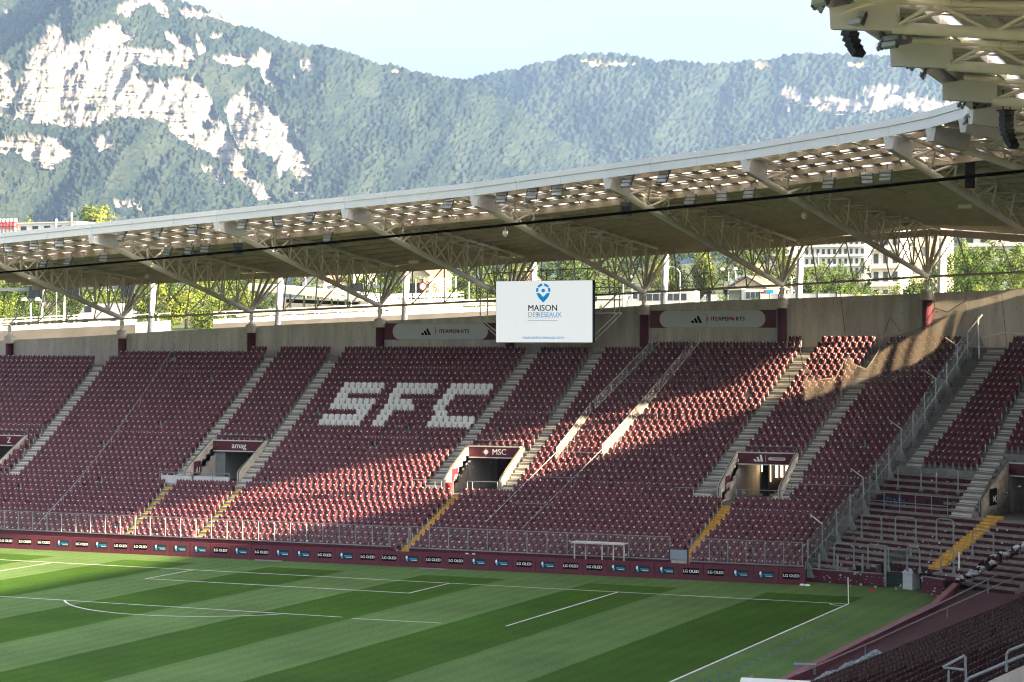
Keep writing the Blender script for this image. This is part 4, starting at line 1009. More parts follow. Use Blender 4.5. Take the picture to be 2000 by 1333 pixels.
# long handrail on the left block
P = [W('A', k, -62.95-.054*k, Zt(k)) for k in np.linspace(0,37,11)]
t = thing('aisle_handrail', 'sloping grey handrail rising through the left seat block', 'railing', P[0])
mb = MB(); mb.path([q+V((0,0,1.05)) for q in P], .03, 6); rel(mb, 'top_rail', M['galv'], t)
for k in range(0, 37, 2):
    q = W('A', k, -62.95-.054*k, Zt(k)); mb = MB(); mb.tube(q, q+V((0,0,1.05)), .022, 5); rel(mb, 'post', M['leg'], t)
# pair of wire-mesh fences on the steps right of centre
def stepfence(name, label, k0, k1, s0, s1, h, n, panel='mesh', post_r=.04):
    pts_ = [W('A', k0+(k1-k0)*i/n, s0+(s1-s0)*i/n, Zt(k0+(k1-k0)*i/n)+.05) for i in range(n+1)]
    return fence(name, label, pts_, h, panel, post_r, rails=(.06,.5,1.0), group='wire mesh fences up the steps', lean=-.06)
stepfence('mesh_fence', 'shorter wire mesh fence climbing the steps, left one of the pair, lower length', 17.3, 25.3, -26.3, -25.6, 1.35, 3)
stepfence('mesh_fence', 'shorter wire mesh fence climbing the steps, left one of the pair, upper length', 26, 38, -25.4, -23.0, 1.35, 4)
stepfence('mesh_fence', 'longer wire mesh fence climbing the steps, right one of the pair', 17.8, 38, -22.95, -19.8, 1.45, 7)
pipe_rail('sloping_rail', 'bare sloping tube rail below the left wire mesh fence', [W('A',4.5,-28.3,Zt(4.5)+.9), W('A',17.3,-26.3,Zt(17.3)+1.1)], [W('A',k,-28.3+.156*(k-4.5),Zt(k)+1.0) for k in (9,13,17)], .025, .9)
pipe_rail('sloping_rail', 'bare sloping tube rail below the right wire mesh fence', [W('A',3.5,-25.4,Zt(3.5)+.9), W('A',17.8,-22.95,Zt(17.8)+1.2)], [W('A',k,-25.4+.171*(k-3.5),Zt(k)+1.0) for k in (8,12.5,17)], .025, .9)
for (k, x0, x1, lb) in [(17.5,-26.2,-22.9,'upper'),(13,-26.9,-23.9,'middle'),(8,-27.3,-24.3,'lower'),(30,-24.6,-21.2,'topmost')]:
    pipe_rail('cross_rail', '%s thin rail crossing between the two wire mesh fences' % lb, [W('A',k,x0,Zt(k)+1.0), W('A',k,x1,Zt(k)+1.0)], [W('A',k,x0,Zt(k)+1.0), W('A',k,x1,Zt(k)+1.0)], .022, 1.0)
# tall segregation fence along the corner bend
sp = []
for i in range(15):
    k = -.3+39.5*i/14; q = W('B', k, .25, Zt(k)); sp.append(q)
t = thing('segregation_fence', 'tall dark panelled fence stepping up between seats and standing corner', 'fence', sp[0])
for i, q in enumerate(sp):
    h = 2.3; mb = MB(); mb.tube(q, q+V((0,0,h)), .055, 6); rel(mb, 'post', M['galv'], t)
    mb = MB(); mb.prism([q+V((.06,-.02,0)), q+V((.5,-.25,0)), q+V((.07,-.03,.9))], (.02,.03,0)); rel(mb, 'brace_plate', M['galv'], t)
    if i < 14:
        r_ = sp[i+1]; mb = MB(); mb.quad(q+V((0,0,.1)), r_+V((0,0,.1)), r_+V((0,0,h-.05)), q+V((0,0,h-.05))); rel(mb, 'panel', M['seggl'], t)
        mb = MB(); mb.tube(q+V((0,0,h*.5)), r_+V((0,0,h*.5)), .02, 5); rel(mb, 'rail', M['galv'], t)
    if i in (1,4,7,10,12):
        mb = MB(); mb.path([q+V((0,0,h)), q+V((-.9,.4,h+.55)),], .04, 6); rel(mb, 'raised_arm', M['nose'], t)
# inverted-U crush barriers on the standing terrace
def barrier(k, s0, s1, h, label):
    a, b_ = W('B',k,s0,Zt(k)), W('B',k,s1,Zt(k)); d = (b_-a).normalized()
    t = thing('crush_barrier', label, 'barrier', a, 0, 'crush barriers on the corner terrace'); mb = MB()
    mb.path([a, a+V((0,0,h-.2)), a+d*.06+V((0,0,h-.06)), a+d*.22+V((0,0,h)), b_-d*.22+V((0,0,h)), b_-d*.06+V((0,0,h-.06)), b_+V((0,0,h-.2)), b_], .045, 8); rel(mb, 'tube', M['galv'], t)
    for q in (a, b_):
        for e in (-.13,.13):
            mb = MB(); mb.tube(q+d*e, q+d*e*.3+V((0,0,.35)), .03, 6); rel(mb, 'foot', M['galv'], t)
for k, s0, s1, lb in [(6.8,1.85,3.55,'left crush barrier in the middle row of the standing terrace'),(7.1,4.6,6.3,'centre crush barrier in the middle row of the standing terrace'),(7.4,7.85,9.2,'right crush barrier in the middle row of the standing terrace'),
                     (1.8,1.6,3.3,'left crush barrier in the lowest row of the standing terrace'),(2.2,4.3,6.0,'second crush barrier in the lowest row of the standing terrace'),(2.5,7.4,8.4,'crush barrier left of the scuffed yellow stairs foot'),
                     (15.3,1.6,3.6,'left crush barrier high on the standing terrace'),(15.3,4.9,6.7,'right crush barrier high on the standing terrace'),(6.0,11.2,12.8,'crush barrier right of the scuffed yellow stairs'),(2.9,9.9,10.9,'crush barrier at the foot of the scuffed yellow stairs')]:
    barrier(k, s0, s1, 1.5, lb)
mb = MB(); slab(mb, 'B', 11.8, 12.0, .4, 9.2, .4, 9.2, Zt(12)-.0, Zt(12)+.02)
t = thing('terrace_rail', 'two-bar rail along the terrace ledge with blue graffiti behind', 'railing', W('B',12,.4,Zt(12)))
for h in (.55, 1.1):
    m2 = MB(); m2.tube(W('B',11.6,.5,Zt(12)+h), W('B',11.6,7.2,Zt(12)+h), .028, 6); rel(m2, 'rail', M['galv'], t)
for i in range(6):
    q = W('B',11.6,.5+6.7*i/5,Zt(12)); m2 = MB(); m2.tube(q, q+V((0,0,1.1)), .028, 6); rel(m2, 'post', M['galv'], t)
mb = MB(); slab(mb, 'B', 12.9, 13.1, .6, 6.3, .6, 6.3, Zt(12), Zt(12)+.85); slab(mb, 'B', 13.1, 18.6, .6, .8, .6, .8, Zt(12), Zt(14)+.2)
o = mb.build('ledge_wall', M['terrmar']); tag(o, 'maroon ledge wall with blue graffiti in the corner terrace', 'wall')
mb = MB(); rr = random.Random(5)
for i in range(26):
    s0 = 1.3+rr.random()*1.9; z0 = Zt(12)+.2+rr.random()*.4; q = W('B',12.88,s0,z0); d = V((CB,-SB,0)); l1, l2 = (rr.random()-.5)*.35, (rr.random()-.2)*.28
    a = q-V((.01,.02,0)); mb.quad(a, a+d*l1+V((0,0,l2)), a+d*(l1+.06)+V((0,0,l2+.06)), a+d*.07+V((0,0,.05)))
o2 = mb.build('graffiti', mat('blue_spray_paint',(.02,.22,.42),.6), o)
# rail and ledge beneath the seat block left of the segregation fence
q0, q1 = (-8.6, -5.0)
t = thing('block_rail', 'grey rail under the raised seat block beside the segregation fence', 'railing', (-8.6, Y(11.7), Zt(12)))
for h in (.6, 1.15):
    m2 = MB(); m2.tube((-8.55, Y(12.9), Zt(12)+h+.2), (xm(12)-.2, Y(12.9), Zt(12)+h+.2), .028, 6); rel(m2, 'rail', M['galv'], t)
for i in range(6):
    x = -8.55+(xm(12)-.2+8.55)*i/5; m2 = MB(); m2.tube((x, Y(12.9), Zt(12)), (x, Y(12.9), Zt(12)+1.35), .028, 6); rel(m2, 'post', M['galv'], t)
# litter and paper specks on the corner terrace
paper = mat('pale_paper_litter', (.42,.46,.50), .8)
mb = MB(); rr = random.Random(11)
for i in range(420):
    c_ = rr.random()
    k = int(rr.random()**1.2*12) if c_ < .72 else int(13+rr.random()*6)
    s = .6+rr.random()*13; q = W('B', k-.35+rr.random()*.5, s, Zt(k)+.02); w = .03+rr.random()**3*.16; a = rr.random()*3
    d = V((math.cos(a), math.sin(a), 0)); e = V((-d.y, d.x, rr.random()*.7)).normalized()
    mb.add([q, q+d*w, q+d*w+e*w*.8+V((0,0,.02)), q+e*w*.7], [(0,1,2,3)])
for i in range(150):
    k = int(rr.random()*12); s = .6+rr.random()*13; q = W('B', k-.72, s, Zt(k)-.06-rr.random()*.2); w = .03+rr.random()**2*.14; d = V((CB,-SB,0))*w
    mb.add([q, q+d, q+d+V((0,0,w*.7)), q+V((0,0,w*.7))], [(0,1,2,3)])
for i in range(220):    # scraps among the seats
    k = int(rr.random()*38); s = -46+rr.random()*42 if rr.random() < .8 else -75+rr.random()*30; q = W('A', k-.5, s, Zt(k)+.3); w = .04+rr.random()**4*.18
    mb.add([q, q+V((w,0,.02)), q+V((w,.03,w*.8)), q+V((0,.03,w*.7))], [(0,1,2,3)])
o = mb.build('paper_litter', paper); o['kind'] = 'stuff'; tag(o, 'pale scraps of paper scattered over the corner terrace and seats', 'litter')
# gate frames, kiosk, corner flag, bits by the corner
for (x, y, h, lb) in [(-1.55,9.15,1.9,'grey gate post beside the maroon corner wall, left of the gate'),(-.08,8.85,2.35,'thick grey gate post in front of the corner terrace'),(1.35,9.3,2.35,'grey gate post behind the white kiosk'),(-3.2,9.5,1.75,'short grey post behind the stained corner wall'),(-4.4,9.7,1.75,'short grey post at the left end of the stained corner wall')]:
    mb = MB(); mb.box((0,0,h/2),(.11 if h < 2 else .15,.12,h)); o = mb.build('gate_post', M['galv']); o.location = (x,y,.0); tag(o, lb, 'post', 'gate posts at the corner')
fence('mesh_gate', 'dark mesh gate between the thick post and the kiosk', [(-.05,8.95,.05),(1.35,9.35,.05)], 2.2, 'seggl', .03, rails=(.4,1.0), cat='gate')
kp = atz(1780,1154,-.10); t = thing('white_kiosk', 'small white kiosk with pyramid roof at the corner of the pitch', 'kiosk', (kp.x,kp.y,0), -.45)
km = mat('white_kiosk_sheet',(.50,.53,.56),.6,noise=.08,nscale=3)
mb = MB(); mb.box((0,0,.48),(.72,.72,.96)); mb.build('box', km, t); mb = MB(); mb.hexa([(-.42,-.42,.96),(.42,-.42,.96),(.42,.42,.96),(-.42,.42,.96)],[(-.02,-.02,1.48),(.02,-.02,1.48),(.02,.02,1.48),(-.02,.02,1.48)]); mb.build('roof', km, t)
mb = MB(); mb.add([(.16*math.cos(a), -.365, .66+.16*math.sin(a)) for a in np.linspace(0,2*PI,14,endpoint=False)],[tuple(range(14))]); mb.quad((-.2,-.365,.2),(.2,-.365,.2),(.2,-.365,.38),(-.2,-.365,.38)); mb.build('print', M['banner'], t)
t = thing('corner_flag', 'white corner flag pole with a drooping maroon flag', 'flag', (.02,.02,0))
mb = MB(); mb.tube((0,0,0),(-.03,0,1.5),.028,8); mb.build('pole', M['white'], t); mb = MB(); mb.add([(-.03,0,1.5),(-.06,.03,1.46),(-.16,.05,1.3),(-.12,.02,.95),(-.04,.01,1.05)],[(0,1,2,3,4)]); mb.add([(-.03,0,1.5),(.05,-.03,1.42),(.03,-.02,1.2),(-.03,0,1.1)],[(0,1,2,3)]); mb.build('flag_cloth', M['maroon'], t)
mp_ = atz(1935,1140,1.2); mb = MB(); mb.tube((mp_.x-1.2,mp_.y+1,.0),(mp_.x-1.2,mp_.y+1,2.0),.04,8); o = None
a = at(1873,1078,6.5); b_ = at(1873,1140,6.5); mb = MB(); mb.tube(a, b_, .055, 8); o = mb.build('white_pole', M['white']); tag(o, 'white pole standing in front of the scuffed yellow stairs', 'pole')
a = at(1843,1148,6.6); mb = MB(); mb.box((0,0,.55),(.95,.12,1.1)); o = mb.build('grey_board', mat('grey_board_paint',(.25,.27,.29),.7)); o.location = (a.x+.0,a.y,0); o.rotation_euler.z = -.35; tag(o, 'grey board with pale bird shapes at the pitch corner', 'board')
mb = MB(); mb.add([(-.2,-.07,.75),(0,-.07,.55),(.2,-.07,.78),(.05,-.07,.66),(0,-.07,.72),(-.08,-.07,.66)],[(0,1,2,3,4,5)]); mb.add([(-.28,-.07,.62),(-.1,-.07,.48),(.02,-.07,.5),(-.12,-.07,.58)],[(0,1,2,3)]); mb.build('bird_print', M['white'], o)
a = at(1862,1156,6.3); mb = MB(); mb.box((0,0,.5),(.5,.6,1.0)); o = mb.build('dark_cabinet', M['dark']); o.location = (a.x+.45,a.y+.1,0); o.rotation_euler.z = -.4; tag(o, 'dark cabinet beside the grey board at the pitch corner', 'cabinet')
yl = mat('yellow_edge_paint',(.55,.48,.10),.8)
mb = MB(); a, b_, c_ = atz(1815,1157,.01), atz(1834,1163.5,.01), atz(1861,1165,.01); mb.beam(a, b_, .09, .03); mb.beam(b_, c_, .09, .03); tag(mb.build('yellow_edging', yl), 'yellow-edged strip on the ground at the pitch corner', 'edging')
for (u, v, lb) in [(1567,1143.5,'left'),(1577,1144.5,'right')]:
    q = atz(u, v, 0); mb = MB(); mb.tube((0,0,0),(0,0,.09),.17,10,0,.12); o = mb.build('marker_cone', M['white']); o.location = (q.x,q.y,0); tag(o, 'flat white marker lying by the board end, %s one' % lb, 'marker', 'white markers by the last board')
for (u, v, lb) in [(912,1083,'left'),(925,1083.5,'right')]:
    q = at(u, v+3, 8.8); mb = MB(); mb.tube((0,0,-.5),(0,0,.0),.07,8); mb.tube((0,0,0),(0,0,.18),.11,10,0,.11); o = mb.build('wall_lamp', M['white']); o.location = q; tag(o, 'small white round-topped fitting behind the boards, %s one' % lb, 'fitting', 'white fittings behind the boards')
q = atz(1703,1156,0); mb = MB(); mb.box((0,0,.05),(.35,.2,.1)); o = mb.build('red_bag', M['red']); o.location = q; tag(o, 'small red item lying on the grass behind the corner flag', 'bag')
# steward shelter
t = thing('steward_shelter', 'open grey shelter frame with flat roof behind the boards', 'shelter', (-19.5,8.4,0)); xs_ = [at(u,1080,8.1).x for u in (1122,1137,1176,1198,1212)]
for x, y in zip(xs_, (8.1,8.7,8.1,8.1,8.7)):
    mb = MB(); mb.box((x,y,.95),(.07,.07,1.9)); rel(mb, 'post', M['nose'], t)
mb = MB(); mb.box(((xs_[0]+xs_[-1])/2-.03,8.4,1.97),(xs_[-1]-xs_[0]+.35,.95,.09)); rel(mb, 'roof', M['nose'], t)
mb = MB(); mb.quad((xs_[-1],8.1,.6),(xs_[-1],8.7,.6),(xs_[-1],8.7,1.9),(xs_[-1],8.1,1.9)); rel(mb, 'clear_side', M['glassgrey'], t)
# pile of bags and heap of netting at the near stand front
def lumps(name, label, pts_, r, m_, n, cat, seed):
    rr = random.Random(seed); mb = MB()
    for i in range(n):
        f = rr.random()*(len(pts_)-1); a = V(pts_[int(f)]).lerp(V(pts_[int(f)+1]), f-int(f)); c_ = a+V(((rr.random()-.5)*r*2.2,(rr.random()-.5)*r*3,rr.random()*r)); s = r*(.35+rr.random()*.55)
        rot = Matrix.Rotation(rr.random()*6,3,'Z') @ Matrix.Rotation(rr.random(),3,'X'); vs_ = []
        for lat in range(1,4):
            for lo in range(6):
                th, ph = PI*lat/4, 2*PI*lo/6; k_ = s*(.75+rr.random()*.5); vs_.append(c_+rot@V((k_*math.sin(th)*math.cos(ph)*1.3,k_*math.sin(th)*math.sin(ph),k_*.6*math.cos(th))))
        top, bot = c_+V((0,0,s*.55)), c_-V((0,0,s*.5)); vs_ += [top,bot]; fs_ = []
        for la in range(2):
            for lo in range(6): fs_.append((la*6+lo, la*6+(lo+1)%6, la*6+6+(lo+1)%6, la*6+6+lo))
        for lo in range(6): fs_ += [((lo+1)%6, lo, 18), (12+lo, 12+(lo+1)%6, 19)]
        mb.add(vs_, fs_, rr.choice([0,0,0,1,1]) if isinstance(m_, list) else 0)
    o = smooth(mb.build(name, m_)); tag(o, label, cat); return o
lumps('bag_heap', 'heap of grey and maroon bags behind the maroon walkway wall', [at(1868,1144,4.3), at(1905,1122,3.6), at(1950,1096,3.0), at(2010,1068,2.2)], .27, [M['banner'], M['terrmar']], 150, 'bags', 4)
nm = mat('bundled_pale_netting', (.26,.31,.34), .8, noise=.5, nscale=9, bump=.6, bscale=12)
mb = MB(); rr = random.Random(9); N1, N2 = 150, 11; base0, base1 = V((7.15,-38.0,.72)), V((7.75,-24.0,.75)); vs_ = []
for i in range(N1):
    c_ = base0.lerp(base1, i/(N1-1)); w = .62*(.6+.4*math.sin(i*.18)+.2*rr.random())*(1 if i > 3 else .5)
    for j in range(N2):
        q = (j/(N2-1)-.5)*2; vs_.append(c_+V((q*w+.08*rr.random(), .1*rr.random(), max(0,(1-q*q))*.34*(.35+rr.random()*.9))))
mb.add(vs_, [(i*N2+j, i*N2+j+1, (i+1)*N2+j+1, (i+1)*N2+j) for i in range(N1-1) for j in range(N2-1)])
tag(mb.build('netting_bundle', nm), 'long bundle of crumpled pale netting in front of the near seats', 'netting')
q = atz(1570,1333,.5); mb = MB(); mb.box((0,0,.5),(.9,.5,1.0)); mb.box((.0,-.0,1.02),(.95,.55,.06)); o = mb.build('grey_cabinet', M['galv']); o.location = atz(1572,1345,0); o.rotation_euler.z = .25; tag(o, 'grey metal cabinet at the bottom edge beside the wall end', 'cabinet')
a = at(1495,1333,-46); mb = MB(); mb.tube((-1.3,0,0),(1.3,0,0),.35,16); o = mb.build('white_roller', M['white']); o.location = at(1515,1345,-40); o.rotation_euler.z = .1; tag(o, 'rounded white cover just showing at the bottom edge', 'cover')
pipe_rail('grass_rail', 'pale rail end at the bottom edge beside the white cover', [at(1440,1340,-40), at(1470,1322,-38)], [], .05)
# torn brown safety net hanging on wires
NETP = [(1568,712),(1600,742),(1632,738),(1655,692),(1668,712),(1692,722),(1712,692),(1728,660),(1755,655),(1800,640),(1826,602),(1850,610),(1885,588)]
NETB = [(1568,800),(1600,806),(1640,800),(1670,780),(1690,765),(1700,752),(1712,762),(1735,750),(1760,738),(1800,715),(1830,690),(1850,672),(1884,618)]
def ny(u): return 23.5 + (u-1568)/320*7.0
nvs = []; NR = 14; NU = 70; us_ = np.linspace(1568, 1885, NU)
for q_, u in enumerate(us_):
    vt_ = np.interp(u, [a for a, _ in NETP], [b_ for _, b_ in NETP]); vb_ = np.interp(u, [a for a, _ in NETB], [b_ for _, b_ in NETB])
    for j in range(NR):
        f = j/(NR-1); y = ny(u)+.30*math.sin(u*.055+f*2.2)*(.3+f)+.12*math.sin(u*.17+f*5); nvs.append(at(u+6*math.sin(f*3+u*.02)*f, vt_+(vb_-vt_)*f, y))
nmt = see_through('brown_safety_net', (.10,.085,.066), .30, .95)
t = thing('torn_net', 'torn brown safety net hanging on wires over the upper right seats', 'net', nvs[0])
mb = MB(); mb.add(nvs, [(i*NR+j, i*NR+j+1, (i+1)*NR+j+1, (i+1)*NR+j) for i in range(NU-1) for j in range(NR-1)]); smooth(rel(mb, 'net_cloth', nmt, t))
mb = MB(); mb.path([at(u,v,ny(u)) for u, v in NETP], .03, 5); rel(mb, 'rolled_edge', mat('net_edge',(.16,.12,.085),.8), t)
mb = MB()
for (a, b_) in [((1558,668),(1568,712)),((1725,655),(1738,620)),((1738,620),(1760,648)),((1655,692),(1640,560)),((1826,602),(1815,540)),((1885,588),(1893,545)),((1956,572),(1968,690)),((1540,705),(1545,812)),((1568,740),(1572,808)),((1913,615),(1908,740))]:
    mb.path([at(*a, ny(a[0])), at(*b_, ny(b_[0])+.3)], .022, 4)
rel(mb, 'wires', M['rust'], t)
t = thing('net_posts', 'pale poles leaning at the top of the segregation fence', 'poles', at(1890,660,31))
for a, b_ in [((1866,678),(1918,615)),((1910,620),(1913,735)),((1918,660),(1962,650)),((1962,650),(2010,654))]:
    mb = MB(); mb.tube(at(*a,31), at(*b_,31), .06, 6); rel(mb, 'pole', M['nose'], t)

# ------------------------------------------------------------------ land behind the stadium
def vnoise(x, y, seed=0):
    xi = np.floor(x).astype(np.int64); yi = np.floor(y).astype(np.int64); xf = x-xi; yf = y-yi
    def h(a, b_):
        n = (a*374761393 + b_*668265263 + seed*1274126177) & 0xffffffff; n = ((n ^ (n >> 13))*1274126177) & 0xffffffff; return ((n ^ (n >> 16)) & 0xffff)/65535.0
    u = xf*xf*(3-2*xf); v = yf*yf*(3-2*yf)
    return (h(xi,yi)*(1-u)+h(xi+1,yi)*u)*(1-v)+(h(xi,yi+1)*(1-u)+h(xi+1,yi+1)*u)*v
def fbm(x, y, o=5, seed=0, g=.5):
    s = 0; a = 1; t = 0
    for i in range(o): s = s+a*vnoise(x*2**i+i*17.3, y*2**i-i*9.1, seed+i); t += a; a *= g
    return s/t
def worley(x, y, seed=0):
    xi = np.floor(x).astype(np.int64); yi = np.floor(y).astype(np.int64); best = np.full(x.shape, 9.0); cell = np.zeros(x.shape)
    for dx in (-1,0,1):
        for dy in (-1,0,1):
            a, b_ = xi+dx, yi+dy; n = (a*374761393 + b_*668265263 + seed*97) & 0xffffffff; n = ((n ^ (n >> 13))*1274126177) & 0xffffffff; n ^= n >> 16
            r1 = (n & 0xfff)/4095.0; r2 = ((n >> 12) & 0xfff)/4095.0; r3 = ((n >> 20) & 0xfff)/4095.0
            d = (a+r1-x)**2+(b_+r2-y)**2; m_ = d < best; best = np.where(m_, d, best); cell = np.where(m_, r3, cell)
    return np.sqrt(best), cell
def grid_mesh(name, P, nr, nc, mats, attrs):
    idx = np.arange(nr*nc).reshape(nr, nc); f = np.stack([idx[:-1,:-1], idx[:-1,1:], idx[1:,1:], idx[1:,:-1]], 2).reshape(-1,4)
    me = np_mesh(name, P.reshape(-1,3), f, mats)
    for k, a in attrs.items():
        at_ = me.attributes.new(k, 'FLOAT', 'POINT'); at_.data.foreach_set('value', a.astype(np.float32).ravel())
    me.polygons.foreach_set('use_smooth', [True]*len(me.polygons)); return me
def ground_z(x, y): 
    q = max(0, y-60); return 14.2 + .03*(x+70)*min(1, q/120) + .018*max(0,y-100) + .042*max(0, y-230)
gx = np.linspace(-420, 330, 120); gy_ = np.linspace(39, 1500, 160); GX, GY = np.meshgrid(gx, gy_); GZ = np.vectorize(ground_z)(GX, GY)
hm = mat('grassy_slope', (.06,.085,.025), .95, noise=.45, nscale=.03)
structure(put('hillside', grid_mesh('hillside', np.stack([GX,GY,GZ],2), 160, 120, [hm], {})))
# rock and forest material of the mountains
mm = bpy.data.materials.new('forest_and_limestone'); mm.use_nodes = True; nt = mm.node_tree; L = nt.links.new; b = nt.nodes['Principled BSDF']; b.inputs['Roughness'].default_value = .95; b.inputs['Specular IOR Level'].default_value = 0
ar = nd('ShaderNodeAttribute', attribute_name='rock'); af = nd('ShaderNodeAttribute', attribute_name='tone'); ad = nd('ShaderNodeAttribute', attribute_name='dry')
rf = nd('ShaderNodeValToRGB'); e = rf.color_ramp.elements; e[0].color = (.005,.010,.008,1); e[1].color = (.022,.029,.018,1); L(af.outputs['Fac'], rf.inputs[0])
tcg = nd('ShaderNodeTexCoord'); rn = nd('ShaderNodeTexNoise'); rn.inputs['Scale'].default_value = .018; rn.inputs['Detail'].default_value = 8; rn.inputs['Roughness'].default_value = .7
mpg = nd('ShaderNodeMapping'); mpg.inputs['Scale'].default_value = (1,1,1.6); L(tcg.outputs['Object'], mpg.inputs[0]); L(mpg.outputs[0], rn.inputs['Vector'])
rr_ = nd('ShaderNodeValToRGB'); e = rr_.color_ramp.elements; e[0].position = .32; e[1].position = .62; e[0].color = (.062,.062,.058,1); e[1].color = (.135,.128,.112,1); L(rn.outputs[0], rr_.inputs[0])
mxa = nd('ShaderNodeMix', data_type='RGBA'); L(ar.outputs['Fac'], mxa.inputs[0]); L(rf.outputs[0], mxa.inputs[6]); L(rr_.outputs[0], mxa.inputs[7])
mxb = nd('ShaderNodeMix', data_type='RGBA'); L(ad.outputs['Fac'], mxb.inputs[0]); L(mxa.outputs[2], mxb.inputs[6]); mxb.inputs[7].default_value = (.42,.34,.17,1); L(mxb.outputs[2], b.inputs['Base Color'])
def inpoly(u, v, poly):
    r = np.zeros(u.shape, bool); n = len(poly)
    for i in range(n):
        x0, y0 = poly[i]; x1, y1 = poly[(i+1) % n]
        c_ = ((y0 > v) != (y1 > v)) & (u < (x1-x0)*(v-y0)/((y1-y0) if y1 != y0 else 1e-9)+x0); r ^= c_
    return r
S1 = 2000/700.0
R1 = [[(0,530),(130,480),(150,320),(260,250),(250,165),(345,160),(350,250),(400,250),(450,260),(520,190),(640,140),(700,190),(780,210),(700,280),(880,300),(1000,290),(920,200),(960,180),(1060,270),(1100,340),(1060,400),(860,380),(760,380),(780,450),(960,470),(1100,440),(1180,560),(1200,640),(1280,740),(1340,870),(1400,960),(1530,1140),(1470,1150),(1330,1010),(1150,860),(1000,800),(930,700),(830,680),(620,690),(520,740),(300,720),(120,690),(0,670)],
      [(500,200),(560,160),(650,135),(660,60),(760,15),(840,-60),(930,-60),(940,60),(960,110),(900,100),(850,45),(760,50),(740,130),(690,100),(640,150)],
      [(1000,75),(1060,65),(1160,75),(1170,115),(1060,130),(1020,110)],
      [(1190,345),(1300,310),(1430,320),(1450,290),(1540,330),(1550,370),(1530,430),(1580,480),(1580,620),(1540,540),(1480,480),(1460,400),(1280,390),(1200,370)],
      [(1090,210),(1130,220),(1170,320),(1110,330)],[(1170,200),(1320,220),(1310,240),(1180,240)],[(1660,340),(1690,340),(1780,380),(1760,430),(1690,410)],[(1790,420),(1840,440),(1820,465)],[(1640,420),(1675,460),(1660,505),(1635,490)],
      [(1260,610),(1300,560),(1380,500),(1460,580),(1560,660),(1640,700),(1690,850),(1750,1040),(1680,1030),(1620,960),(1560,1020),(1520,900),(1440,860),(1340,830),(1290,740)],
      [(1660,740),(1700,720),(1690,800)],[(1100,935),(1170,950),(1290,1060),(1220,1040)],[(1340,980),(1420,1000),(1560,1150),(1480,1150)],[(1620,1040),(1740,1080),(1770,1130),(1650,1100)],
      [(0,780),(200,770),(440,830),(450,900),(280,960),(190,930),(90,880),(0,870)],[(520,790),(640,750),(600,840),(540,860)],[(640,1140),(780,1130),(800,1190),(660,1200)],[(0,360),(50,380),(100,500),(0,520)],[(20,70),(70,70),(60,110),(30,110)]]
R1 = [[(x/S1, y/S1) for x, y in q] for q in R1]
R2 = [[(640,555),(670,505),(760,505),(745,545),(800,580),(960,555),(1090,560),(1110,500),(1200,485),(1330,485),(1320,540),(1470,560),(1640,600),(1510,660),(1300,620),(1100,645),(860,645),(760,600),(690,580)],[(650,560),(690,600),(700,660),(670,640)]]
R2 = [[(1300+x/S1, y/S1) for x, y in q] for q in R2]
D2 = [[(1135,127),(1245,130),(1240,135),(1160,136)],[(1475,128),(1500,126),(1510,140),(1476,142)],[(770,143),(782,146),(780,152),(766,148)],[(405,28),(500,62),(470,60),(410,38)],[(1655,131),(1700,131),(1700,138),(1660,138)]]
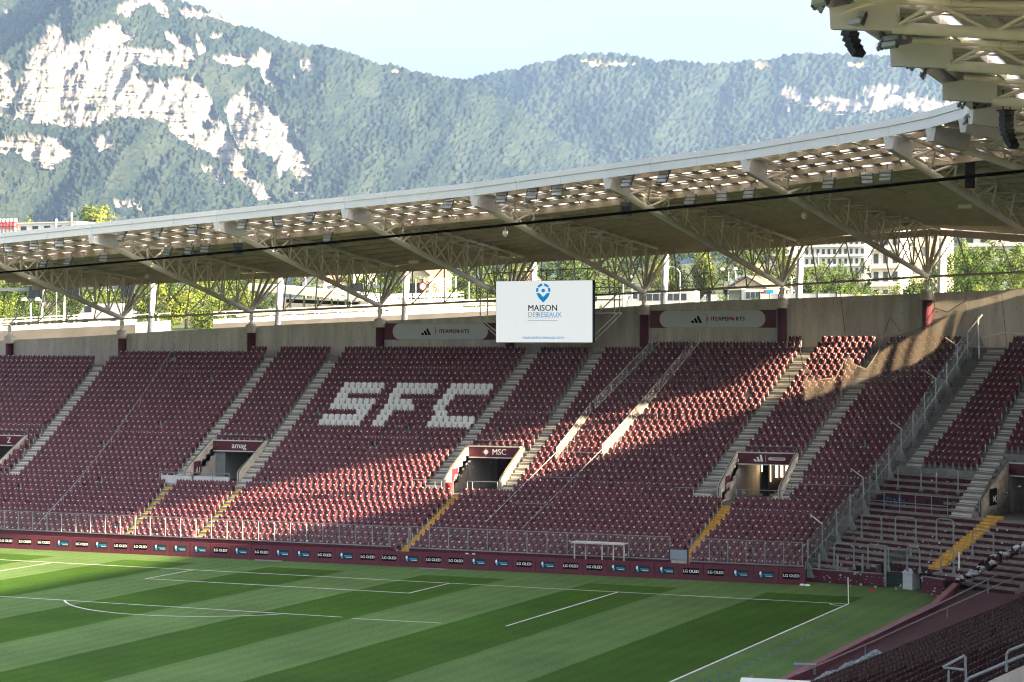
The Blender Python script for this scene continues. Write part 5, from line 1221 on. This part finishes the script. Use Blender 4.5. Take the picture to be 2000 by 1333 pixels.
def mountain(name, name_, us, rid, vbase, dfun, rocks, seed, drys, relief, back):
    nc = len(us); nr = back['rows']; rv = np.interp(us, [a for a, _ in rid], [b_ for _, b_ in rid])
    T = np.linspace(0, 1, nr)[:,None]; U = np.repeat(us[None], nr, 0).astype(float); Vv = vbase + (rv[None]-vbase)*T
    sx_, sy_ = U/1.0, Vv/1.0
    wu = U + 9*(fbm(U/22, Vv/22, 4, seed+31)-.5)*2; wv_ = Vv + 7*(fbm(U/18, Vv/18, 4, seed+37)-.5)*2
    rock = np.zeros(U.shape)
    for q in rocks: rock = np.maximum(rock, inpoly(wu, wv_, q).astype(float))
    veg = fbm(U/24, Vv/9, 5, seed+41); thr = .79
    rock = rock*np.clip((thr-veg)/.045, 0, 1)
    stray = np.clip((fbm(U/26, Vv/14, 5, seed+51)-.715)/.02, 0, 1)*back.get('stray', 1)*np.clip((U-back.get('stray_u',-999))/1,0,1)*0
    # surface distance from the stadium, with buttresses and gullies
    D = dfun(U, T)
    gul = (fbm(U/95 + .5*(Vv/90), Vv/210, 4, seed+3)-.5)*2
    but = (fbm(U/34+Vv/120, Vv/75, 5, seed+5, .5)-.5)*2; ledge = (fbm(U/90+Vv/60, Vv/9, 4, seed+7, .55)-.5)*2
    crag = (fbm(U/5, Vv/7, 4, seed+9, .6)-.5)*2
    D = D + relief*(95*gul + rock*(62*but + 26*ledge + 7*crag) + (1-rock)*55*(fbm(U/40,Vv/32,4,seed+13)-.5))
    if name_ == 1: D = D + 330*np.clip((146-1.15*Vv-U)/26, 0, 1)*np.clip((160-Vv)/60, 0, 1)
    dirx = (U-1000)/FOC; X = CAM[0] + D*(math.sin(YAW)+dirx*math.cos(YAW)); Yy = CAM[1] + D*(math.cos(YAW)-dirx*math.sin(YAW)); Z = CAM[2] + D*(666.5-4.5-Vv)/FOC
    # tree crowns
    w1, c1_ = worley(U/9.5+Vv/41, Vv/7.0+U/57, seed+1); w2, c2_ = worley(U/5.2, Vv/4.2+U/31, seed+2)
    hgt = np.clip(1-w1*1.05, 0, 1)*13.0*back.get('crown',1) + np.clip(1-w2, 0, 1)*3.5; fo = 1-rock
    dry = np.zeros(U.shape)
    for q in drys: dry = np.maximum(dry, inpoly(wu*.15+U*.85, wv_*.15+Vv*.85, q).astype(float))
    fo2 = fo*(1-dry); Z = Z + fo2*hgt*.75; Yy = Yy - fo2*hgt*.7; X = X + fo2*hgt*.2
    tone = np.clip(.30 + .45*(c1_-.5) + .25*(c2_-.5) + 1.3*(fbm(U/45,Vv/45,4,seed+21)-.5) + .15*(1-T)*np.ones(U.shape) + .2*np.clip(1-w1,0,1)-.1, 0, 1)
    P = np.stack([X,Yy,Z],2); bk = P[-1:].copy(); bk[...,1] += 500; bk[...,2] -= 260
    P = np.concatenate([P, bk]); f1 = lambda a: np.concatenate([a, a[-1:]])
    me = grid_mesh(name, P, nr+1, nc, [mm], {'rock': f1(rock), 'tone': f1(tone), 'dry': f1(dry)})
    return structure(put(name, me))
RID1 = [(-250,-150),(0,-95),(60,-70),(100,-48),(125,-28),(150,-50),(240,-45),(300,-18),(328,4),(400,24),(430,37),(500,64),(560,89),(590,95),(640,99),(700,117),(745,136),(765,133),(800,146),(850,155),(880,162),(905,163),(930,172),(960,190),(1010,215),(1050,240),(1080,264),(1120,290),(1170,313),(1190,327),(1320,420),(1500,520)]
RID2 = [(700,300),(860,200),(905,166),(930,158),(970,150),(985,143),(1005,147),(1035,134),(1060,131),(1085,128),(1105,117),(1140,113),(1180,112),(1230,114),(1265,124),(1290,127),(1310,126),(1380,133),(1440,130),(1455,125),(1500,124),(1518,122),(1530,116),(1600,111),(1700,115),(1760,119),(1850,128),(1950,140),(2150,165),(2300,190)]
us1 = np.arange(-120, 1400, 1.9); us2 = np.arange(700, 2200, 2.1)
def d1(U, T):
    sp = 3150 + .95*(U+100)*.95; return sp + 900*T**1.1 + 0*U
mountain('mountain', 1, us1, RID1, 478, d1, R1, 3, D2, 1.0, {'rows': 400})
def d2(U, T): return 4700 + .25*(U-700) + 1100*T
mountain('mountain', 2, us2, RID2, 470, d2, R2, 19, D2, .9, {'rows': 280, 'crown': 1.25})
fs_ = MB()

# ------------------------------------------------------------------ trees behind the stand
leafm = bpy.data.materials.new('foliage'); leafm.use_nodes = True; nt = leafm.node_tree; L = nt.links.new; b = nt.nodes['Principled BSDF']; out = nt.nodes['Material Output']
oi = nd('ShaderNodeObjectInfo'); gi = nd('ShaderNodeNewGeometry'); rp = nd('ShaderNodeValToRGB'); e = rp.color_ramp.elements
e[0].color = (.022,.052,.012,1); e[1].color = (.16,.185,.035,1); e2 = e.new(.5); e2.color = (.075,.12,.022,1)
madd = nd('ShaderNodeMath', operation='MULTIPLY_ADD'); madd.inputs[1].default_value = .62; L(oi.outputs['Random'], madd.inputs[0])
m3 = nd('ShaderNodeMath', operation='MULTIPLY'); m3.inputs[1].default_value = .38; L(gi.outputs['Random Per Island'], m3.inputs[0]); L(m3.outputs[0], madd.inputs[2]); L(madd.outputs[0], rp.inputs[0])
L(rp.outputs[0], b.inputs['Base Color']); b.inputs['Roughness'].default_value = .7; b.inputs['Specular IOR Level'].default_value = .2
trn = nd('ShaderNodeBsdfTranslucent'); L(rp.outputs[0], trn.inputs['Color']); mx = nd('ShaderNodeMixShader'); mx.inputs[0].default_value = .3; L(b.outputs[0], mx.inputs[1]); L(trn.outputs[0], mx.inputs[2]); L(mx.outputs[0], out.inputs['Surface'])
bark = mat('bark', (.07,.055,.04), .9)
def crown_mesh(seed, kind):
    r = np.random.RandomState(seed); clumps = []
    for i in range(34 if kind != 'conifer' else 40):
        if kind == 'round': d = r.normal(size=3); d /= np.linalg.norm(d); c_ = d*r.uniform(.45,.98)*np.array([.42,.42,.36]) + [0,0,.62]
        elif kind == 'tall': d = r.normal(size=3); d /= np.linalg.norm(d); c_ = d*r.uniform(.3,.98)*np.array([.24,.24,.42]) + [0,0,.56]
        elif kind == 'bush': d = r.normal(size=3); d /= np.linalg.norm(d); c_ = d*r.uniform(.3,.98)*np.array([.55,.55,.45]) + [0,0,.48]
        else: h = r.uniform(.12,.98); a = r.uniform(0,6.3); c_ = np.array([math.cos(a)*.22*(1-h),math.sin(a)*.22*(1-h),h])
        clumps.append((c_, r.uniform(.07,.15)))
    vs_ = []; fs = []
    for c_, s in clumps:
        for j in range(95):
            d = r.normal(size=3); d /= np.linalg.norm(d); q = c_ + d*s*r.uniform(.4,1.05); t1 = np.cross(d+r.normal(size=3)*.5, r.normal(size=3)); t1 /= np.linalg.norm(t1)+1e-9; t2 = np.cross(d, t1); w = r.uniform(.010,.022); o = len(vs_)
            vs_ += [tuple(q-t1*w), tuple(q-t2*w*.7), tuple(q+t1*w), tuple(q+t2*w*.7)]; fs.append((o,o+1,o+2,o+3))
    me = bpy.data.meshes.new('crown'); me.from_pydata(vs_, [], fs); me.materials.append(leafm); me.update(); return me
def trunk_mesh(seed, kind):
    r = random.Random(seed); mb = MB(); mb.tube((0,0,-.04),(0.01,0,.45),.028,7,0,.015)
    if kind != 'conifer':
        for i in range(5):
            a = r.random()*6.3; mb.tube((0,0,.25+.06*i),(math.cos(a)*.26,math.sin(a)*.26,.5+.06*i),.012,5,0,.004)
    else: mb.tube((0,0,.4),(0,0,.95),.015,6,0,.003)
    return mb.mesh('trunk', bark)
KIND = {}
for kd in ('round','tall','bush','conifer'): KIND[kd] = [(crown_mesh(s*7+len(kd), kd), trunk_mesh(s, kd)) for s in (1,2,3)]
tn = {}
def tree(u, vb, y, h, kind, where, wide=1.0):
    P = at(u, vb, y); P.z = max(min(P.z, 999), -5); r = random.Random(int(u*7+vb)); c_, tk = KIND[kind][r.randrange(3)]
    nm_ = {'round':'leafy_tree','tall':'slender_tree','bush':'bush','conifer':'conifer'}[kind]
    t = thing(nm_, where, 'bush' if kind == 'bush' else 'tree', P, r.random()*6.3, 'trees and bushes beyond the back wall'); t.scale = (h*wide, h*wide, h)
    put('crown', c_, t); put('trunk', tk, t); return t
rr = random.Random(21); cnt = {}
def zone(u):
    for a, nm_ in ((230,'left of the leftmost column in view'),(480,'between the first and second columns'),(735,'between the second and third columns'),(970,'between the third column and the screen'),(1255,'right above the screen'),(1520,'between the right-hand banner columns'),(1805,'left of the column by the torn net'),(9999,'at the right edge')):
        if u < a: return nm_
def auto_tree(u, vtop, y, kind, wide=1.0):
    q = at(u, 662, y); gz = ground_z(q.x, y); ztop = at(u, vtop, y).z; h = ztop-gz
    if h < 2: return
    z_ = zone(u); key = (kind, z_); cnt[key] = cnt.get(key, 0)+1
    P = at(u, 662, y); vb = proj((P.x, y, gz))[1]
    tree(u, vb, y, h, kind, '%s beyond the wall, %s, %s one' % ({'round':'broad leafy tree','tall':'tall slender tree','bush':'low bush','conifer':'dark conifer'}[kind], z_, ordinal(cnt[key]-1)), wide)
# near row just beyond the wall
for u, vt, y, kd, w in [(-20,560,140,'round',1),(35,560,150,'round',1),(100,600,170,'bush',.8),(150,590,190,'bush',1),(215,565,190,'round',.9),(165,555,230,'round',1),(330,515,95,'round',1.0),(395,540,110,'round',1.0),(300,600,80,'bush',1),(420,580,130,'bush',1),(290,545,130,'tall',1),
                        (455,540,190,'round',1),(700,600,100,'bush',1),(735,612,95,'bush',.8),(755,540,220,'round',1),(845,545,240,'tall',1),(880,560,230,'round',1),(915,575,120,'round',.8),(955,590,110,'bush',1),(930,530,260,'round',1),(1178,590,110,'bush',.6),
                        (1360,585,150,'bush',1),(1420,570,160,'bush',1),(1480,575,170,'bush',1),(1540,520,230,'round',1),(1650,545,120,'round',1.1),(1690,560,105,'bush',1),(1735,545,100,'bush',1),(1770,565,95,'bush',.8),(1790,530,140,'tall',1.2),(1850,560,90,'bush',1),(1900,545,85,'bush',.9),(1960,535,80,'bush',1.1),(1990,560,85,'bush',.8),
                        (1880,480,190,'round',1),(1935,470,180,'round',1.05),(1985,475,170,'round',1),(2020,480,175,'round',1),(1840,510,200,'round',.9),(1915,500,160,'round',.9),(620,590,120,'bush',.7)]:
    auto_tree(u, vt, y, kd, w)
for i in range(64):
    u = -20 + i*32 + rr.uniform(-12,12); y = rr.choice([270,300,340,400,470]); vt = rr.uniform(495,545) - (30 if u > 1150 else 0)
    if 1555 < u < 1720 and vt < 505: vt = 512
    auto_tree(u, vt, y, rr.choice(['round','round','round','tall']), rr.uniform(.8,1.1))
for i in range(40):
    u = -10 + i*51 + rr.uniform(-15,15); auto_tree(u, rr.uniform(462,490)-(26 if u > 1100 else 0), rr.choice([560,640,760]), 'round', rr.uniform(.9,1.2))
for (u, vt, y, kd) in [(176,411,480,'conifer'),(186,409,470,'conifer'),(197,412,490,'conifer'),(55,424,500,'round'),(82,428,500,'bush')]: auto_tree(u, vt, y, kd, 1.0 if kd != 'round' else .5)

# ------------------------------------------------------------------ buildings, road and street furniture behind the stand
cream = mat('cream_render', (.62,.52,.36), .8, noise=.05, nscale=.3); whiteb = mat('white_render', (.66,.65,.62), .8, noise=.05, nscale=.3)
pane = mat('window_glass', (.05,.065,.08), .15, spec=.6); roofm = mat('brown_roof_tiles', (.16,.10,.075), .85, noise=.2, nscale=.6); road_m = mat('asphalt', (.11,.105,.10), .9, noise=.2, nscale=.4)
def block(name, label, uL, uR, vT, y, depth, floors, bays_, wallm, lit=None, band=False, cat='building', rz=0):
    a, b_ = at(uL, vT, y), at(uR, vT, y); w = b_.x-a.x; gz = ground_z((a.x+b_.x)/2, y)-1; h = a.z-gz
    t = thing(name, label, cat, ((a.x+b_.x)/2, y, gz), rz); mb = MB(); mb.box((0,depth/2,h/2),(w,depth,h)); mb.build('wall', wallm, t)
    mb = MB(); mb.box((0,depth/2,h+.2),(w+.5,depth+.5,.4)); mb.build('roof', whiteb, t)
    fh = 3.0; win = MB(); ww = w/bays_*.5; win.box((0,-.02,0),(ww,.06,1.7)); wm_ = win.mesh('window', pane); fr2 = MB(); fr2.box((0,-.06,.88),(ww+.2,.1,.1)); fr2.box((0,-.06,-.88),(ww+.2,.14,.1)); fm_ = fr2.mesh('frame', whiteb)
    for f in range(floors):
        for j in range(bays_):
            z = h-1.6-f*fh
            if z < 1: continue
            o = put('window', wm_, t, (-w/2+w*(j+.5)/bays_, 0, z)); put('frame', fm_, o)
        if band:
            mb = MB(); mb.box((0,-.25,h-.1-f*fh),(w+.3,.6,.28)); mb.build('balcony_slab', whiteb, t)
    # side face windows toward the sun
    for f in range(floors):
        z = h-1.6-f*fh
        if z < 1: continue
        for j in range(max(2, int(depth/4))):
            o = put('window', wm_, t, (w/2, depth*(j+.5)/max(2,int(depth/4)), z), PI/2)
    return t
block('apartment_block', 'cream apartment block with pale floor bands behind the column by the net', 1702, 1758, 452, 230, 14, 7, 3, whiteb, band=True)
block('apartment_block', 'taller cream apartment block with warm sunlit face beside dark trees', 1760, 1832, 440, 238, 12, 7, 4, cream, band=True)
block('apartment_block', 'white apartment block on the slope at the right edge', 1880, 2080, 425, 330, 14, 5, 7, whiteb, band=True)
block('terraced_block', 'long low white housing block on the slope, upper right', 1560, 1690, 464, 520, 14, 4, 12, whiteb, band=True)
block('terraced_block', 'second long white housing block behind the first, upper right', 1415, 1540, 466, 560, 14, 3, 11, whiteb, band=True)
def house(name, label, uL, uR, vE, vR, y, depth, wallm, rm):
    a, b_ = at(uL, vE, y), at(uR, vE, y); w = b_.x-a.x; gz = ground_z((a.x+b_.x)/2, y)-1; h = a.z-gz; rh = at(uL, vR, y).z-a.z
    t = thing(name, label, 'house', ((a.x+b_.x)/2, y, gz)); mb = MB(); mb.box((0,depth/2,h/2),(w,depth,h)); mb.add([(-w/2,0,h),(w/2,0,h),(0,0,h+rh)],[(0,1,2)]); mb.build('wall', wallm, t)
    mb = MB(); o_ = .5
    for s in (-1,1): mb.add([(0,-o_,h+rh+.1),(s*(w/2+.5),-o_,h-.2),(s*(w/2+.5),depth+o_,h-.2),(0,depth+o_,h+rh+.1),(0,-o_,h+rh+.35),(s*(w/2+.5),-o_,h+.05),(s*(w/2+.5),depth+o_,h+.05),(0,depth+o_,h+rh+.35)],[(0,1,2,3),(7,6,5,4),(0,4,5,1),(1,5,6,2),(2,6,7,3)])
    r_ = mb.build('roof', rm, t); mb = MB(); mb.box((w*.2,depth*.5,h+rh*.8),(.7,.7,1.6)); mb.build('chimney', wallm, r_)
    mb = MB(); mb.box((0,-.03,0),(w*.13,.06,1.3)); wm_ = mb.mesh('window', pane)
    for x in (-.25,.25):
        for z in (h-1.6, h-4.4):
            if z > .8: put('window', wm_, t, (w*x, 0, z))
house('house', 'pale house with brown gabled roof above the third column', 785, 838, 538, 517, 330, 12, cream, roofm)
house('house', 'white house with grey roof among trees right of the second column', 590, 632, 552, 535, 330, 10, whiteb, roofm)
house('house', 'low house with wide dark roof left of the right banner column', 1425, 1492, 562, 543, 210, 12, cream, mat('dark_slate_roof',(.09,.085,.08),.85,noise=.2))
house('house', 'small pale house on the slope between the trees, right', 1505, 1545, 537, 522, 330, 10, whiteb, roofm)
house('house', 'tall sunlit house front between trees above the right banner', 1436, 1466, 535, 515, 300, 10, whiteb, roofm)
house('house', 'pale house partly hidden above the big screen', 985, 1018, 545, 528, 330, 10, cream, roofm)
# raised road on the left with lattice parapet and a van, then further right
def road(name, label, u0, u1, v0, v1, y0, y1):
    a, b_ = at(u0, v0, y0), at(u1, v1, y1); t = thing(name, label, 'road bridge', a); mb = MB(); mb.beam(a-V((0,0,.5)), b_-V((0,0,.5)), 9, 1.0); rel(mb, 'deck', road_m, t)
    for s in (-4.3, 4.3):
        for z_, h_ in ((.25,.5),(.95,.12),(1.3,.1)):
            mb = MB(); d = (b_-a).normalized(); n = V((-d.y,d.x,0))*s; mb.beam(a+n+V((0,0,z_)), b_+n+V((0,0,z_)), .2, h_); rel(mb, 'parapet_rail', whiteb, t)
        n_ = int((b_-a).length/2.6)
        for i in range(n_):
            q = a.lerp(b_, (i+.5)/n_)+n; mb = MB(); mb.box((q.x,q.y,q.z+.65),(.12,.14,1.3)); rel(mb, 'parapet_post', whiteb, t)
road('road_bridge', 'sunlit road with pale lattice parapets behind the left end of the wall', -120, 300, 655, 635, 70, 74)
road('road_bridge', 'pale road edge with parapet rails behind the middle of the wall', 440, 985, 633, 608, 92, 100)
road('road_bridge', 'sunlit upper road with parapets crossing below the houses', 640, 900, 598, 590, 150, 160)
def van(u, v, y, L_, H_, label, m_, cat='van', windows=True):
    P = at(u, v, y); t = thing(cat.replace(' ','_'), label, cat, P); mb = MB()
    mb.prism([(-L_/2,-1,.35),(L_/2,-1,.35),(L_/2,-1,H_*.95),(L_/2-.3,-1,H_),(-L_/2+1.1,-1,H_),(-L_/2+.25,-1,H_*.55),(-L_/2,-1,H_*.5)], (0,2,0)); mb.build('body', m_, t)
    mb = MB(); mb.box((-L_/2+1.35,-1.01,H_*.75),(.9,.03,H_*.28))
    if cat == 'bus':
        for i in range(7): mb.box((-L_/2+2.6+i*(L_-3.4)/7,-1.01,H_*.68),((L_-3.4)/7*.86,.03,H_*.36))
    mb.build('window', pane, t)
    for x in (-L_/2+1.0, L_/2-1.0):
        mb = MB(); mb.tube((x,-1.02,.36),(x,-.8,.36),.36,12); mb.build('wheel', M['black'], t)
van(205, 636, 71, 5.6, 2.3, 'white van on the sunlit road behind the left column', whiteb)
van(1295, 606, 200, 11.5, 3.0, 'white bus with dark windows behind the wall right of the screen', whiteb, 'bus')
van(1468, 603, 205, 9, 3.0, 'white bus half hidden behind the right banner wall', whiteb, 'bus')
van(1190, 608, 200, 7, 2.6, 'white lorry parked right beside the big screen', whiteb, 'lorry')
van(1400, 603, 203, 5.5, 2.2, 'pale van between the two buses', M['banner'])
# station canopy building
t = thing('station_building', 'low glazed station with wide flat canopy behind the second column', 'building', at(630,622,125)); q0, q1 = at(535,560,122), at(725,578,122)
mb = MB(); mb.beam(at(520,562,122), at(735,582,122), 9, .9); rel(mb, 'canopy', whiteb, t); mb = MB(); mb.beam(at(540,600,126), at(720,606,126), .2, 2.6); rel(mb, 'glazing', M['glassgrey'], t)
mb = MB(); mb.beam(at(540,600,129), at(720,606,129), .3, 2.6); rel(mb, 'back_wall', M['wall'], t)
for u in range(540, 730, 27):
    mb = MB(); mb.tube(at(u, 568+(u-540)*.09, 124), at(u, 628, 124), .14, 8); rel(mb, 'pillar', whiteb, t)
mb = MB(); mb.beam(at(560,588,126), at(700,594,126), .3, .5); rel(mb, 'beam', M['slate'], t)
# noise barrier and sign
t = thing('noise_barrier', 'pale panelled barrier behind the wall left of the right column', 'barrier', at(1560,590,110))
for i in range(9):
    u0 = 1484+i*37.5; v0 = 574 if u0 < 1630 else 575; mb = MB(); a, b_ = at(u0+1, 592, 110), at(u0+36, 592, 110); tz = at(u0, v0, 110).z - a.z; mb.beam(a+V((0,0,tz/2)), b_+V((0,0,tz/2)), .12, tz); rel(mb, 'panel', whiteb, t)
    mb = MB(); mb.box((a.x-.05,a.y,a.z+tz/2+.1),(.14,.2,tz+.3)); rel(mb, 'post', M['slate'], t)
t = thing('road_sign', 'blue and red direction sign above the pale barrier', 'sign', at(1503,570,109)); mb = MB(); mb.box((0,0,0),(1.0,.08,.45)); o = mb.build('panel', M['cyan'], t); o.scale = (.9,1,.8); mb = MB(); mb.box((-.55,0,0),(.25,.085,.36)); mb.build('red_panel', M['red'], t); mb = MB(); mb.tube((0,.05,-1.5),(0,.05,0),.04,6); mb.build('post', M['slate'], t)
t = thing('bus_shelter', 'glass bus shelter behind the right banner wall', 'shelter', at(1417,598,190)); S_ = 190/4132*1.65
mb = MB(); mb.box((0,0,2.6),(5.8,2,.25)); mb.build('roof', whiteb, t); mb = MB(); mb.box((1.5,.6,1.2),(2.4,.1,2.4)); mb.build('panel', whiteb, t)
for x in (-2.7,0,2.7):
    mb = MB(); mb.box((x,0,1.3),(.18,1.6,2.6)); mb.build('post', M['slate'], t)
# lamp posts, masts, gantries
def lamp_post(u, vb, vt, y, label, kind='single', m_='galv'):
    a, b_ = at(u, vb, y), at(u, vt, y); t = thing('street_lamp' if kind != 'mast' else 'mast', label, 'street lamp' if kind != 'mast' else 'mast', a, 0, 'lamp posts and masts behind the stand'); h = b_.z-a.z; r = .12*y/200+.04
    mb = MB(); mb.tube((0,0,-2),(0,0,h),r,8,0,r*.7); mb.build('post', M[m_], t)
    if kind == 'single':
        mb = MB(); mb.path([(0,0,h),(-.35,0,h+.5),(-.9,0,h+.75),(-1.6,0,h+.8)], r*.6, 6); mb.build('arm', M[m_], t); mb = MB(); mb.box((-1.9,0,h+.78),(.9,.3,.14)); mb.build('lamp_head', whiteb, t)
    elif kind == 'double':
        mb = MB(); mb.tube((-1.1,0,h),(1.1,0,h),r*.6,6); mb.build('arm', M[m_], t)
        for s in (-1,1):
            mb = MB(); mb.tube((s*1.1,0,h-.15),(s*1.1,0,h+.2),.45,10,0,.3); mb.build('lamp_head', whiteb, t)
for u, vb, vt, y, kd, lb in [(1328,610,533,150,'single','curved white street lamp left of the trees, right of the screen'),(1217,610,541,190,'double','twin-headed lamp post right of the big screen'),(1234,610,552,190,'mast','plain pale mast right of the big screen'),(1423,580,526,210,'double','twin-headed lamp among trees above the right banner'),(1436,580,530,210,'mast','slim grey mast among trees above the right banner'),
                             (856,625,575,150,'single','curved white street lamp between third column and screen'),(540,630,560,120,'mast','white mast left of the station canopy'),(597,628,545,130,'single','slender street lamp in front of the station'),(660,625,565,120,'mast','thick white mast at the right of the station'),(686,622,590,110,'single','short curved lamp right of the station'),(890,620,540,140,'mast','thin red-grey mast left of the big screen'),
                             (828,620,543,150,'mast','grey mast with round road sign beside it'),(812,622,545,150,'mast','second grey mast left of the round road sign'),(734,560,520,240,'mast','white mast on the slope above the third column'),(60,640,585,120,'double','twin-headed white lamp behind the left wall end'),(110,640,560,130,'mast','thick pale mast behind the left wall end'),(916,600,551,200,'mast','white post on the slope left of the screen'),(1598,560,495,300,'mast','white mast on the slope, upper right'),(1847,590,500,130,'mast','pale green mast beside the right column')]:
    lamp_post(u, vb, vt, y, lb, kd)
t = thing('road_sign', 'round white road sign with red ring between third column and screen', 'sign', at(826,560,148)); mb = MB(); mb.tube((0,-.03,0),(0,.03,0),.62,18); mb.build('ring', M['red'], t); mb = MB(); mb.tube((0,-.05,0),(0,-.03,0),.45,18); mb.build('disc', M['white'], t)
for (u0, u1, v, y, lb) in [(-30,85,566,140,'left sign gantry over the road'),(120,290,562,150,'sign gantry with two dark panels behind the left column'),(640,760,560,200,'grey sign gantry above the station'),(790,840,560,170,'short sign gantry right of the third column')]:
    a, b_ = at(u0,v,y), at(u1,v,y); t = thing('sign_gantry', lb, 'gantry', a, 0, 'sign gantries over the road'); mb = MB(); mb.beam(a, b_, .5, .5); rel(mb, 'beam', M['galv'], t)
    for q in (a.lerp(b_,.03), a.lerp(b_,.97)):
        mb = MB(); mb.tube(q-V((0,0,6)), q, .2, 8); rel(mb, 'leg', M['galv'], t)
    for f in ((.15,.78) if 'two dark' in lb else (.9,) if 'left sign' in lb else (.5,)):
        q = a.lerp(b_, f); mb = MB(); mb.box((q.x,q.y-.4,q.z-.5),(2.4,.2,2.0)); rel(mb, 'sign_panel', M['slate'], t)
# rooftop plant seen over the roof, far left
t = thing('exhaust_stacks', 'row of white stacks on a red frame above the roof, far left', 'stacks', at(15,436,430)); 
for i in range(5):
    mb = MB(); mb.tube((-3+i*1.5,0,-6),(-3+i*1.5,0,1.3),.5,10); mb.build('stack', whiteb, t)
mb = MB(); 
for z in (-1.2, 0): mb.box((0,-.7,z),(8,.3,.3))
for i in range(7): mb.box((-3.8+i*1.27,-.7,-.8),(.25,.3,2.2))
mb.build('red_frame', M['red'], t)
for u, vb, vt, lb in [(140,436,416,'left'),(110,440,428,'far left')]:
    a, b_ = at(u,vb,430), at(u,vt,430); mb = MB(); mb.tube((0,0,-5),(0,0,b_.z-a.z),.3,8); o = mb.build('thin_mast', whiteb); o.location = a; tag(o, 'thin pale mast rising above the roof, %s one' % lb, 'mast')
block('flat_building', 'flat pale roof just showing above the stadium fascia, far left', 35, 150, 438, 430, 20, 1, 5, whiteb)
block('flat_building', 'dark apartment block behind trees at the left of the slope', 600, 690, 520, 420, 14, 4, 6, whiteb)

# ------------------------------------------------------------------ haze
HZ = True
if HZ:
    mb = MB(); mb.hexa([(-5200,-820,-1.5),(5200,-820,-1.5),(5200,6900,-1.5),(-5200,6900,-1.5)],[(-5200,-820,930),(5200,-820,930),(5200,6900,930),(-5200,6900,930)])
    hz = bpy.data.materials.new('haze'); hz.use_nodes = True; nt = hz.node_tree
    for n in list(nt.nodes):
        if n.type != 'OUTPUT_MATERIAL': nt.nodes.remove(n)
    pv = nt.nodes.new('ShaderNodeVolumePrincipled'); pv.inputs['Color'].default_value = (.34,.56,1.0,1); pv.inputs['Density'].default_value = HAZE_D; pv.inputs['Anisotropy'].default_value = .1
    out = [n for n in nt.nodes if n.type == 'OUTPUT_MATERIAL'][0]; nt.links.new(pv.outputs[0], out.inputs['Volume'])
    h = mb.build('haze', hz); h['kind'] = 'stuff'; h['label'] = 'pale blue summer haze over the valley'
